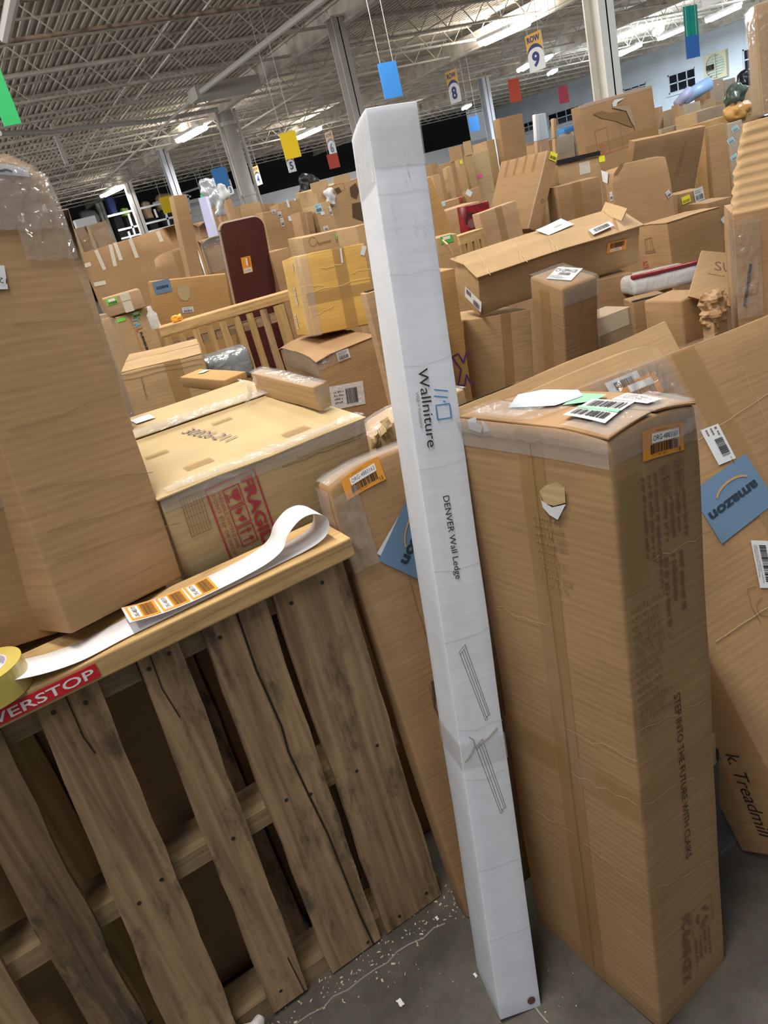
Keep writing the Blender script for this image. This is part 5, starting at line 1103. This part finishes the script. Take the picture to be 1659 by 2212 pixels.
# ------------------------------------------------------------------ cartons at the back of the left half
for key, mt, lb in [('bk_1', TAN, 'carton with white labels just right of the maroon board'), ('bk_2', TAN, 'carton with a grey strap label behind the one beside the maroon board'), ('bk_3', TAN, 'left one of two narrow upright cartons in the left half'), ('bk_4', DARK, 'right one of two narrow upright cartons in the left half'),
                    ('bk_blue', TAN2, 'carton with a light blue label in front of the big torn carton'), ('bk_torn', TAN2, 'big carton with ripped holes just left of the slim white box'), ('lpma_back', TAN, 'plain low carton directly right of the maroon board'), ('bk_5', TAN2, 'tan carton left of the foot of the thick round column'),
                    ('bk_6', DARK, 'small dark brown carton right of the foot of the thick round column'), ('bk_7', TAN, 'small carton with a white top left of the big torn carton'), ('bk_8', TAN2, 'open carton edge between the green-labelled carton and the slim white box')]:
    c = Carton(key, mt, lb, dent=.005, n=(5, 4, 12), group='cartons at the back of the left half')
    if key == 'bk_1':
        for x, y, w, h in [(591, 457, .035, .03), (604, 463, .03, .04), (610, 480, .025, .06)]: small_label(c, 'F', x, y, w, h, WPAP, 0)
    if key == 'bk_2':
        for x, y, w, h in [(622, 440, .02, .06), (626, 472, .025, .04), (637, 431, .015, .02)]: small_label(c, 'F', x, y, w, h, WPAP, 0, [])
    if key == 'bk_blue':
        small_label(c, 'F', 688, 450, .055, .06, plain('label_pale_blue', (.35, .62, .72), .5), 0); small_label(c, 'F', 704, 493, .04, .03, WPAP, 0); small_label(c, 'F', 714, 456, .016, .06, WPAP, 0); small_label(c, 'F', 697, 461, .03, .02, WPAP, 0, [])
    if key == 'bk_torn':
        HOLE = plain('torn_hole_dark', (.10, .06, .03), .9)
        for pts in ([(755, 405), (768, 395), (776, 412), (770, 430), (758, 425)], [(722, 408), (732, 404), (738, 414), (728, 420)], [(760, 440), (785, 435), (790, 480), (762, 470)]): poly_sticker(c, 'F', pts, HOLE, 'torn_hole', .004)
        V, F = rbox(.10, .05, .14, .02, (4, 4, 4), lambda q, n_: n_*(.03*noise.noise(q*22))); o = mesh_obj('packing_paper', V, F, WPAP, c.root, True); o.location = (-c.w/2+.12, -c.d/2-.015, c.h-.16)
        for k, (u, rr) in enumerate([(.06, .5), (.3, -.4)]): MB().box(-.09, .09, -.003, .003, 0, .07).build('flap', TAN2, c.root).location = (-c.w/2+u, -c.d/2+.01, c.h-.01)
        f = c.frame('F', (708, 420), (745, 410), (702, 405)); c.sticker(f, None, [('f', 0, 1, 0, 1, .003, REDF)])
    if key == 'bk_7': small_label(c, 'T', 668, 424, .1, .1, WPAP, 0, [])
c = Carton('lpma', TAN2, 'carton with a bright green label and faint round print', dent=.003, group='cartons at the back of the left half'); small_label(c, 'F', 735, 508, .055, .032, GRN, 4, [('r', .15, .85, .55, .9, STWH), ('b', .1, .9, .1, .45, INK)])
f = c.frame('F', (727, 524), (745, 519), (726, 516)); c.sticker(f, None, [('t', 'LPMA', 0, 0, 1, 1, INKF)]); f = c.frame_m('F', 676, 522, .05, .05); c.sticker(f, None, [('arc', .5, .5, .45, .45, 0, 360, .002, INKF)]); f = c.frame('F', (688, 530), (715, 523), (686, 522)); c.sticker(f, None, [('t', 'Roundwood', 0, 0, 1, 1, INKF)])
# odd goods among them
BAG = plain('black_bag', (.012, .012, .015), .35, bump=.6, bscale=20); q = BOX['bk_torn'][0]
V, F = rbox(.26, .2, .24, .09, (6, 6, 6), lambda p_, n_: n_*(.05*noise.noise(p_*10))); o = mesh_obj('black_bag', V, F, BAG, None, True); P = at(672, 422, 9.0); o.location = P; tag(o, 'black plastic bag on top of the far cartons left of the slim white box', 'bag'); MB().box(-.13, .13, -.1, .1, -P.z, 0.01).build('carton_below', TAN, o)
ROLLB = plain('lavender_roll', (.40, .42, .62), .5)
P = at(458, 498, 7.15); o = MB().tube([(0, 0, -P.z), (0, 0, .30)], .05, 14).build('rolled_mat', ROLLB, None, True); o.location = P; o.rotation_euler = (0, .06, 0); tag(o, 'lavender roll standing left of the maroon board', 'roll')
SILV = plain('silver_plastic', (.55, .60, .64), .25, .4, bump=.6, bscale=14)
for k, (x, y, w, h, lb) in enumerate([(466, 455, .20, .35, 'silvery wrapped item behind the lavender roll'), (484, 468, .14, .32, 'silvery wrapped item just above the maroon board'), (492, 440, .08, .22, 'white spray bottle shaped item above the maroon board')]):
    P = at(x, y, 8.3-k*.25); V, F = rbox(w, .12, h, .05, (5, 4, 6), lambda p_, n_: n_*(.045*noise.noise(p_*12+Vector((k*3, 0, 0))))); o = mesh_obj('wrapped_item', V, F, SILV if k < 2 else WPAP, None, True); o.location = P; tag(o, lb, 'item'); MB().box(-w*.4, w*.4, -.05, .05, -P.z, .04).build('support_carton', TAN, o)
for k, (x, y, t, w, d_, mt, lb) in enumerate([(452, 512, 6.8, .22, .2, TAN, 'crushed carton left of the maroon board, near its middle'), (470, 492, 7.6, .34, .2, TAN2, 'carton behind the upper left edge of the maroon board'), (428, 480, 7.2, .12, .2, TAN, 'slim carton right of the tall narrow carton'), (505, 455, 8.8, .16, .2, DARK, 'dark narrow carton behind the top of the maroon board')]):
    P = at(x, y, t); c = Carton('odd%d' % k, mt, lb, geom=((P.x, P.y, 0), (8*k-10, 0, 0), (w, d_, P.z)), dent=.012, crush={'LFT': .04})
    if k < 2: c.patch('F', 0, c.w, c.h-.3, c.h, WRAP, name='stretch_wrap', off=.006, step=.03)
for key, lb in [('wl1', 'film-wrapped carton nearest the left among the far stacks'), ('wl2', 'film-wrapped carton beside the leftmost cream column')]:
    c = Carton(key, TAN2, lb, dent=.01, n=(5, 4, 12)); c.crinkle('F', 0, c.w, c.h-.6, c.h, .03, .05, off=.01)
P = at(185, 483, 14.6); o = MB().box(-.2, .2, -.12, .12, -P.z+.0, .1).build('white_case', WPAP); o.location = P; tag(o, 'white case behind the film-wrapped cartons', 'case')

# ------------------------------------------------------------------ right side, behind the leaning cartons
c = Carton('cy_tower', DARK, 'narrow upright taped carton with a white label on its top', r=.01, dent=.003); f = c.frame('T', (1180, 604), (1234, 608), (1206, 578), False); c.sticker(f, WPAP, [('t', 'CY-QPH-CB', .05, .62, .22, .85, INK), ('b', .3, .75, .35, .55, INK), ('l', .05, .7, .05, .3, 4, INKF)], off=.004); c.crinkle('T', 0, c.w, 0, c.d, .004, .01, off=.007); c.patch('F', 0, c.w, c.h-.06, c.h, CLEAR, name='clear_tape', off=.004, step=.015); c.patch('R', 0, c.d, c.h-.3, c.h, CLEAR, name='clear_tape', off=.004, step=.03)
c.patch('F', c.w*.45, c.w*.55, c.h-.4, c.h-.05, TAPE); c.patch('L', c.d*.3, c.d*.6, c.h-.4, c.h-.03, TAPE)
c = Carton('long_box', TAN2, 'long battered carton with an orange label lying across the stack at the right', r=.008, dent=.008, n=(14, 5, 4), crush={'LBT': .02, 'RBT': .01}); c.flaps(gap=.008, lift=(.014, .012), th=.005, over=.01)
f = c.frame('F', (1311, 549), (1353, 539), (1309, 527)); c.sticker(f, ORL, [('b', .15, .85, .45, .9, INK), ('r', .15, .75, .12, .36, STWH), ('l', .2, .7, .16, .32, 1, INK)], off=.003, label='orange barcode label')
f = c.frame('T', (1185, 516), (1240, 490), (1157, 504), False); c.sticker(f, WPAP, [('t', 'MANMAN', .45, .4, .12, .3, INKF)], off=.018); f = c.frame('T', (1281, 513), (1326, 494), (1271, 503), False); c.sticker(f, WPAP, [('b', .15, .85, .2, .8, INK)], off=.018)
f = c.frame('L', (1005, 640), (1040, 675), (1002, 615)); c.sticker(f, WPAP, [('b', .1, .4, .5, .9, INK), ('b', .55, .9, .1, .6, INK)], off=.004); small_label(c, 'T', 1085, 535, .06, .02, WPAP, 10, [])
for p0, p1 in [((1205, 552), (1175, 500)), ((1140, 575), (1110, 530)), ((1060, 600), (1035, 555))]: crease(c, 'T', p0, p1, CRZ, .002, .004, .018)
for k, (x, y, s) in enumerate([(1320, 470, .12), (970, 548, .06)]):     # loose end flaps
    q = c.px('T', x, y); o = MB().box(-s, s, -.003, .003, 0, .05).build('flap', TAN2, c.root); o.location = c.surf('T', q.x, q.y, .01); o.rotation_euler = (.5-.9*k, .2, math.radians(75))
c = Carton('under_long', TAN2, 'carton under the long battered carton, left of the narrow upright one', dent=.003); c.patch('F', c.w*.55, c.w*.70, c.h-.5, c.h, TAPE)
for k in range(5): crease(c, 'F', (1003, 705+k*16), (1140, 685+k*16), CRZ, .0008, .002)
c = Carton('x_box', ORNG, 'orange brown carton with a purple X directly right of the slim white box', dent=.002); f = c.frame('F', (985, 838), (1022, 826), (976, 768)); c.sticker(f, None, [('p', [(.12, .05), (.42, .5), (.05, .95), (.40, 1.0), (.62, .68), (.85, .95), (1.1, .88)], .007, PURP), ('p', [(.12, .05), (.5, .0), (.68, .3), (.85, -.02), (1.1, -.05)], .007, PURP)])
c = Carton('ey_box', TAN, 'carton with a black pictogram and red letters behind the long battered carton', dent=.003, r=.008); c.flaps(gap=.005, lift=(.002, .002)); f = c.frame('L', (1392, 548), (1418, 544), (1388, 515)); c.sticker(f, None, [('f', .1, .9, 0, .12, .003, INKF), ('p', [(.2, .12), (.2, .9), (.75, .95), (.8, .15)], .003, INKF), ('p', [(.35, .2), (.35, .85)], .002, INKF), ('p', [(.6, .2), (.6, .85)], .002, INKF)])
f = c.frame('L', (1400, 577), (1396, 557), (1390, 578)); c.sticker(f, None, [('tb', 'EY', 0, 0, 1, 1, REDF)])
c = Carton('a_box', TAN, 'plain brown carton just right of the narrow upright carton', dent=.003); c = Carton('b_box', GREY, 'low carton with pale tape in front of the dark taped carton', dent=.002); c.patch('F', 0, c.w*.9, c.h-.06, c.h-.005, CTAPE)
c = Carton('c_box', DARK, 'dark carton with black tape on its lid edge, right of the low carton', dent=.002); c.patch('T', 0, c.w, 0, .02, plain('black_tape', (.02, .02, .02), .4), off=.003); c.patch('F', c.w*.5, c.w*.72, c.h-.3, c.h, TAPE)
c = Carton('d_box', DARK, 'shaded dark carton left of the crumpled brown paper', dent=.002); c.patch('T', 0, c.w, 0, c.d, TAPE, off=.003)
ml = BOX['mailer']; e = empty('plastic_mailer', (ml[0][0], ml[0][1], ml[0][2]), tuple(math.radians(a) for a in (ml[1][1], ml[1][2], ml[1][0])), 'YXZ'); tag(e, 'white plastic-bagged parcel with a red edge behind the lettered flap', 'parcel')
V, F = rbox(.28, .17, .075, .02, (6, 4, 3), lambda q, n_: n_*(.006*noise.noise(q*20))); mesh_obj('body', V, F, film('white_poly', (.82, .83, .86), .95, .15, .4, 18), e, True); V, F = rbox(.285, .03, .014, .006, (6, 2, 2)); o = mesh_obj('red_edge', V, F, plain('dark_red_plastic', (.30, .03, .04), .3), e, True); o.location = (0, -.075, .072)
MB().box(-.05, .05, -.03, .05, -ml[0][2]+.03, -.001).build('support_carton', TAN, e)
# lettered open flap carton
P = [at(1516, 541, 2.55), at(1582, 547, 2.6), at(1604, 668, 2.45), at(1487, 640, 2.4)]; nn = (P[1]-P[0]).cross(P[3]-P[0]).normalized()*.005
e = empty('open_carton_flap', P[3]); tag(e, 'raised carton flap with the letters SU at the right', 'box')
mesh_obj('flap', [q-P[3] for q in P]+[q-P[3]+nn for q in P], [(0, 1, 2, 3), (7, 6, 5, 4), (0, 4, 5, 1), (1, 5, 6, 2), (2, 6, 7, 3), (3, 7, 4, 0)], TAN2, e)
def bil(s, t): return (P[3]*(1-s)+P[2]*s)*(1-t) + (P[0]*(1-s)+P[1]*s)*t - P[3]
sg = -1 if (EYE-P[0]).dot(nn) < 0 else 1
off_ = nn*(1.2 if sg > 0 else -.2)
tv, tf, x0, x1 = text_geo('SU'); mesh_obj('printing', [bil(.44+(a-x0)/(x1-x0)*.5, .62+b_*.26)+off_ for a, b_ in tv], tf, INKF, e)
V, F = glyphs(('l', .3, .8, .50, .55, 1, INKF), .12, .12); mesh_obj('printing', [bil(*q)+off_ for q in V], F, INKF, e)
V, F = rbox(.14, .16, P[3].z-.01, .01, (3, 3, 6)); o = mesh_obj('body', V, F, TAN, e, True); o.location = (.06, .10, -P[3].z)
V, F = rbox(.085, .05, .11, .02, (7, 5, 8), lambda q, n_: n_*(.016*noise.noise(q*60)) + Vector((.01*noise.noise(q*35), .01*noise.noise(q*35+Vector((9, 0, 0))), 0))); o = mesh_obj('crumpled_paper', V, F, plain('kraft_paper', (.42, .26, .13), .5, bump=.7, bscale=35), None, False); o.location = at(1545, 705, 2.25); tag(o, 'ball of crumpled brown packing paper below the lettered flap', 'paper'); P2 = o.location.copy(); MB().box(-.03, .03, -.02, .02, -P2.z, .02).build('stalk', TAN, o)
# large torn carton at the right edge
c = Carton('big_right', TAN, 'large dark carton with a torn ribbed flap at the right edge', name='torn_carton', dent=.006, r=.006); c.crinkle('F', .0, .07, c.h-.30, c.h-.02, .006, .009); c.crinkle('L', c.d*.5, c.d, c.h-.4, c.h, .006, .012)
f = c.frame('F', (1605, 662), (1611, 662), (1614, 570)); c.sticker(f, INK, [], name='black_strip', off=.004)
fl_ = [at(*q) for q in ((1578, 470, 2.1), (1607, 290, 2.13), (1640, 255, 2.15), (1700, 240, 2.2), (1700, 470, 2.1))]; V = []; F = []
nx, nz = 8, 40; TL_, TR_, BL_, BR_ = at(1606, 268, 2.16), at(1720, 235, 2.1), at(1580, 470, 2.12), at(1720, 440, 2.06)
for j in range(nz+1):
    for i in range(nx+1):
        s, t = i/nx, j/nz; q = (BL_*(1-s)+BR_*s)*(1-t)+(TL_*(1-s)+TR_*s)*t; V.append(q-c.M.translation + FWD*(-.006*math.sin(t*2*math.pi*9)+.02*math.sin(t*3.1)) + (Vector((.012*noise.noise(Vector((t*9, 0, 3))), 0, 0)) if i == 0 else Vector((0, 0, 0))))
for j in range(nz):
    for i in range(nx): F.append((j*(nx+1)+i, j*(nx+1)+i+1, (j+1)*(nx+1)+i+1, (j+1)*(nx+1)+i))
o = mesh_obj('ribbed_flap', [c.Mi.to_3x3() @ v for v in V], F, TAN2, c.root, True); o.modifiers.new('thickness', 'SOLIDIFY').thickness = .006
c = Carton('r12', TAN2, 'carton wrapped in film at the top right corner', dent=.004); c.patch('F', 0, .1, 0, c.h, WRAP, name='stretch_wrap', off=.005, step=.015); c.patch('L', 0, c.d, 0, c.h, WRAP, name='stretch_wrap', off=.005, step=.015)
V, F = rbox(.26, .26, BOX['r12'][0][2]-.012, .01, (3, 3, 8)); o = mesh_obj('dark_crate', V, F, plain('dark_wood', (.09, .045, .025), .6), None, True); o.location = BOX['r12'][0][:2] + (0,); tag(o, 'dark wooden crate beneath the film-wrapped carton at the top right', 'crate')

# ------------------------------------------------------------------ heap in the right middle distance
G2 = 'cartons heaped in the right middle distance'
c = Carton('m1', TAN, 'large flat carton tipped to the right with a yellow label on its side', group=G2, dent=.004); small_label(c, 'R', 1195, 338, .06, .05, YEL, 0, [('b', .1, .9, .15, .55, INKF)])
for k in range(4):
    u = c.w*(.15+.2*k); c.patch('F', u, u+.03, c.h-.12, c.h, TAPE)
c.patch('F', c.w-.012, c.w, 0, c.h, CLEAR, name='clear_tape', off=.004, step=.02); f = c.frame_m('R', 1172, 434, .03, .03); c.sticker(f, None, [('arc', .5, .5, .4, .4, 0, 330, .004, INKF)])
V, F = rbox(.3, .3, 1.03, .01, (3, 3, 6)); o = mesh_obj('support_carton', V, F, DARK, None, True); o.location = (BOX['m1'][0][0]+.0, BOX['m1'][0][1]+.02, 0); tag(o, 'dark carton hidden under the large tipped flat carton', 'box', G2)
c = Carton('m2', PINK, 'small pale carton in front of the large tipped flat carton', group=G2, dent=.002); c.patch('F', c.w*.42, c.w*.6, c.h-.3, c.h, TAPE)
c = Carton('m3', TAN, 'tall carton rising in front of the slim pale column', group=G2, dent=.003); c.patch('T', 0, c.w, 0, c.d, CLEAR, name='clear_tape', off=.004, step=.03); c.patch('F', .03, c.w, c.h-.62, c.h-.42, TAPE)
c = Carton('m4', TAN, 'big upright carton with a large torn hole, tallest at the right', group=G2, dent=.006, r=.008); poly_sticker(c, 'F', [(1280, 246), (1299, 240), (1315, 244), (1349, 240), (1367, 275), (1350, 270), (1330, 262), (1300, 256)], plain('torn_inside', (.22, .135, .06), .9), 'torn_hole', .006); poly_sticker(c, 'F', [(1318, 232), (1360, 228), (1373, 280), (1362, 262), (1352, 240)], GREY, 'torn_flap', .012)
poly_sticker(c, 'F', [(1321, 224), (1326, 216), (1348, 212), (1332, 222), (1330, 230), (1322, 231)], WPAP, 'torn_paper', .013); f = c.frame('F', (1294, 337), (1375, 310), (1284, 283)); c.sticker(f, None, [('f', 0, 1, 0, 1, .004, REDF), ('p', [(.3, 0), (.3, 1)], .003, REDF), ('p', [(.65, 0), (.65, 1)], .003, REDF)]); c.patch('F', .0, c.w, c.h-.42, c.h-.34, TAPE); c.patch('F', 0, c.w, c.h-.03, c.h, CLEAR, name='clear_tape', off=.006, step=.03)
f = c.frame('F', (1302, 340), (1295, 312), (1310, 338)); c.sticker(f, None, [('tb', 'HUE', 0, 0, 1, 1, REDF)])
c = Carton('m5', TAN, 'flat carton leaning right in front of the torn upright carton', group=G2, dent=.006); f = c.frame('F', (1460, 372), (1482, 300), (1462, 373), False)
for p0, p1 in [((1458, 380), (1482, 305)), ((1464, 378), (1478, 330))]: crease(c, 'F', p0, p1, CRD, .006, .004)
c.patch('R', 0, c.d, 0, c.h, CLEAR, name='clear_tape', off=.004, step=.02)
V, F = rbox(.5, .06, .96, .01, (3, 3, 6)); o = mesh_obj('support_carton', V, F, DARK, None, True); o.location = (BOX['m5'][0][0], BOX['m5'][0][1]+.05, 0); tag(o, 'dark carton hidden under the right-leaning flat carton', 'box', G2)
c = Carton('m6', DARK, 'dark upright carton right of the leaning flat carton', group=G2, dent=.004)
c = Carton('m7', GREY, 'grey film-wrapped carton with light blue labels near the right edge', group=G2, dent=.004); c.patch('F', 0, c.w, c.h-.6, c.h, WRAP, name='stretch_wrap', off=.005, step=.03)
for x, y in [(1588, 278), (1579, 304), (1586, 340)]: small_label(c, 'F', x, y, .05, .04, plain('label_pale_blue', (.45, .62, .85), .5), 20)
c = Carton('m8', TAN, 'battered carton with torn left corner in the middle of the right heap', group=G2, dent=.007, r=.008, crush={'LFT': .05, 'RFT': .02}); small_label(c, 'F', 1444, 419, .03, .04, WPAP, 25); small_label(c, 'L', 1320, 424, .03, .05, WPAP, 0); poly_sticker(c, 'L', [(1298, 366), (1310, 362), (1312, 396), (1302, 392)], WPAP, 'torn_paper', .006)
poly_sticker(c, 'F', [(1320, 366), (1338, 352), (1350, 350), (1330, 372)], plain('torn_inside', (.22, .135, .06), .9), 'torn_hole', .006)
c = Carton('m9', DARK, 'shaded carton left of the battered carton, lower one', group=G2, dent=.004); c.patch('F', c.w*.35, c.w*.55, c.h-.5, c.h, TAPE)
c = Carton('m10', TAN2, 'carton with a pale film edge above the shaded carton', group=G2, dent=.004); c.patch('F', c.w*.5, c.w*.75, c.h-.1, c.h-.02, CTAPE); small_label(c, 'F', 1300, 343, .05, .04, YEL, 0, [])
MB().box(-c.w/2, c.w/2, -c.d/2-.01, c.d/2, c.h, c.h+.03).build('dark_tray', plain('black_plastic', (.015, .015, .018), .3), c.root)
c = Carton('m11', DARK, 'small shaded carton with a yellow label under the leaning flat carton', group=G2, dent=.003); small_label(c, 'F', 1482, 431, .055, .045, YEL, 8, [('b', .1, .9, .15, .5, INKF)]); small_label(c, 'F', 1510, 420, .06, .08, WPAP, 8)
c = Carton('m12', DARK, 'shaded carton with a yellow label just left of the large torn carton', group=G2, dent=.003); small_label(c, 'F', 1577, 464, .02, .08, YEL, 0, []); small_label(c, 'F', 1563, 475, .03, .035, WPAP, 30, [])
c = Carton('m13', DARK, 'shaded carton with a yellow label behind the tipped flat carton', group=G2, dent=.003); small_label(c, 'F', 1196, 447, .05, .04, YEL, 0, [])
c = Carton('f_box', TAN2, 'open tan carton printed with a large black F', group=G2, dent=.004); f = c.frame('F', (1001, 476), (1006, 474), (999, 466)); c.sticker(f, None, [('tb', 'F', 0, 0, 1, 1, INK)])
c = Carton('f_flap', TAN, 'carton behind the one printed with F, with a red tab', group=G2, dent=.003); small_label(c, 'F', 995, 432, .025, .04, plain('red_tab', (.45, .04, .05), .5), 0, []); small_label(c, 'F', 958, 441, .03, .03, plain('label_pale_blue', (.45, .62, .85), .5), 0, [])
REDB = plain('glossy_red_print', (.20, .008, .014), .25, var=.4, vscale=18); c = Carton('red_box', REDB, 'glossy dark red printed box beside the carton with F', group=G2, dent=.001); f = c.frame_m('F', 1018, 478, .08, .1); c.sticker(f, None, [('arc', .5, .5, .5, .5, 20, 200, .012, INK), ('dot', .5, .35, .03, plain('dusky_print', (.20, .09, .09), .4))])
c = Carton('lbl_small', TAN2, 'small carton with a green label directly right of the slim white box', group=G2, dent=.002); small_label(c, 'F', 965, 517, .06, .035, plain('label_mid_green', (.10, .45, .08), .5), 0, [('r', .2, .8, .5, .9, STWH)])
Carton('slant_flat', ORNG, 'flat orange brown sheet carton slanting behind the slim white box', group=G2, dent=.002)
p, r_, s_ = BOX['small_pal']; e = empty('wooden_pallet', p, (0, 0, math.radians(r_[0]))); tag(e, 'pallet edge showing under the small pale carton', 'pallet')
MB().box(-s_[0]/2, s_[0]/2, -.05, .05, s_[2]-.05, s_[2]).build('rail', NEWH, e)
for k in range(4): board(e, -s_[0]/2+.05*k, -s_[0]/2+.05*k+.035, -s_[0]/2+.05*k, -s_[0]/2+.05*k+.035, -.05, -.035, 0, s_[2]-.05, NEWV, 70+k)
VL = ['stubby carton top nearest the slim white box', 'low carton in front of the stubby one by the slim white box', 'slim carton with a yellow tag in the upright row', 'thin panel carton beside the yellow-tagged slim carton', 'wide brown carton in the upright row', 'thin light carton with a yellow top tag in the upright row',
      'narrow light carton with a bent lid in the upright row', 'large light carton with a pink tag at the end of the upright row', 'tan carton just left of the tall carton at the slim pale column']
for i in range(9):
    c = Carton('v%d' % i, [TAN, TAN2, DARK, TAN2, TAN, TAN2, TAN2, PALE, TAN2][i], VL[i], group='upright cartons in a row right of the slim white box', dent=.004, n=(3, 3, 8))
    if i == 2: small_label(c, 'F', 967, 367, .045, .05, YEL, 0, [])
    if i == 5: small_label(c, 'F', 996, 350, .035, .03, YEL, 0, [])
    if i == 7: small_label(c, 'F', 1037, 381, .05, .035, PNK, 0, [])
    if i in (4, 6): MB().box(-c.w/2, c.w/2, -.004, .004, 0, .12).build('flap', c.mat, c.root).location = (0, -c.d/2, c.h-.01)
c = Carton('g1', TAN, 'small tilted carton with a white diamond label among the upright row', group=G2, dent=.004); small_label(c, 'F', 1013, 417, .04, .05, WPAP, 45, [])
WL = ['brown carton right of the tall carton at the slim pale column', 'low wide carton under the far windows', 'grey wrapped carton under the far windows', 'carton with an open lid left of the torn upright carton']
for i in range(4):
    c = Carton('w%d' % i, [TAN, TAN, GREY, GREY][i], WL[i], group='far cartons under the windows', dent=.006, n=(3, 3, 6))
    if i == 2: c.patch('F', 0, c.w, c.h-.2, c.h, WRAP, name='stretch_wrap', off=.006, step=.05)
for (x, y, t, w, h, mt, lb) in [(1160, 306, 8.5, .06, .28, WPAP, 'white board leaning under the far windows'), (1172, 303, 8.7, .20, .28, plain('mirror_grey', (.55, .60, .66), .2), 'framed grey panel under the far windows'), (1198, 300, 8.9, .06, .22, TAN2, 'thin wooden lath standing under the far windows'), (1225, 295, 10.4, .34, .12, plain('blue_tarp', (.05, .22, .55), .4), 'blue tarp heap under the far windows')]:
    P = at(x, y, t); V, F = rbox(w, .05 if w < .3 else .2, h, .01 if w < .3 else .05, (2, 2, 3)); o = mesh_obj('leaning_item', V, F, mt, None, True); o.location = P; o.rotation_euler = (0, .15 if w < .1 else 0, .2); tag(o, lb, 'item'); MB().box(-w*.4, w*.4, -.02, .02, -P.z, 0.02).build('support', TAN, o)
RL = ['narrow carton right of the torn upright carton', 'small carton under the lit window', 'carton with a purple tube leaning on it', 'carton left of the tall far stack', 'tall brown far stack left half under the fan', 'far stack right half under the fan', 'grey blue panel right of the far stack', 'tan carton with crumpled film on top near the right', 'low wide carton behind the leaning flat carton', 'tan carton above the dark upright carton at the right', 'farthest pinkish carton at the right edge']
for i in range(11):
    c = Carton('r%d' % (i+1), [TAN, TAN2, GREY, TAN, TAN, GREY, plain('panel_bluegrey', (.22, .28, .32), .5), TAN2, GREY, ORNG, PINK][i], RL[i], group='far cartons along the right wall', dent=.006, n=(3, 3, 6))
    if i in (4, 5, 7): c.patch('F', 0, c.w, c.h-.3, c.h, WRAP, name='stretch_wrap', off=.006, step=.05)
for a, b, t, r, mt, lb in [((1463, 226), (1490, 195), 9.5, .06, ROLLB, 'purple grey tube leaning under the lit window'), ((1475, 215), (1532, 180), 10.6, .09, plain('light_blue_roll', (.33, .48, .72), .4), 'light blue roll of plastic leaning under the fan')]:
    p0, p1 = at(*a, t), at(*b, t); o = MB().tube([(0, 0, 0), p1-p0], r, 14).build('leaning_roll', mt, None, True); o.location = p0; tag(o, lb, 'roll'); MB().box(-.05, .05, -.05, .05, -p0.z, .0).build('support', TAN, o)
for x, y, t, lb in [(1610, 190, 11.4, 'black round machine at the far right'), (1590, 225, 9.6, 'dark green wrapped bundle above the crumpled film carton')]:
    P = at(x, y, t); V, F = rbox(.3, .2, .24, .08, (5, 5, 5), lambda q, n_: n_*(.05*noise.noise(q*9))); o = mesh_obj('dark_bundle', V, F, BAG if t > 11 else plain('dark_green_film', (.10, .13, .10), .3), None, True); o.location = P; tag(o, lb, 'bundle'); MB().box(-.1, .1, -.05, .05, -P.z, .03).build('support', TAN, o)
V, F = rbox(.34, .16, .12, .05, (6, 5, 4), lambda q, n_: n_*(.04*noise.noise(q*16))); o = mesh_obj('crumpled_kraft', V, F, plain('kraft_orange', (.52, .28, .08), .45, bump=.6, bscale=20), None, True); P = at(1603, 256, 6.6); o.location = P; tag(o, 'crumpled orange brown paper beside the grey film-wrapped carton', 'paper'); MB().box(-.1, .1, -.05, .05, -P.z, .03).build('support', TAN, o)
# black plastic-wrapped carton low behind the big leaning carton
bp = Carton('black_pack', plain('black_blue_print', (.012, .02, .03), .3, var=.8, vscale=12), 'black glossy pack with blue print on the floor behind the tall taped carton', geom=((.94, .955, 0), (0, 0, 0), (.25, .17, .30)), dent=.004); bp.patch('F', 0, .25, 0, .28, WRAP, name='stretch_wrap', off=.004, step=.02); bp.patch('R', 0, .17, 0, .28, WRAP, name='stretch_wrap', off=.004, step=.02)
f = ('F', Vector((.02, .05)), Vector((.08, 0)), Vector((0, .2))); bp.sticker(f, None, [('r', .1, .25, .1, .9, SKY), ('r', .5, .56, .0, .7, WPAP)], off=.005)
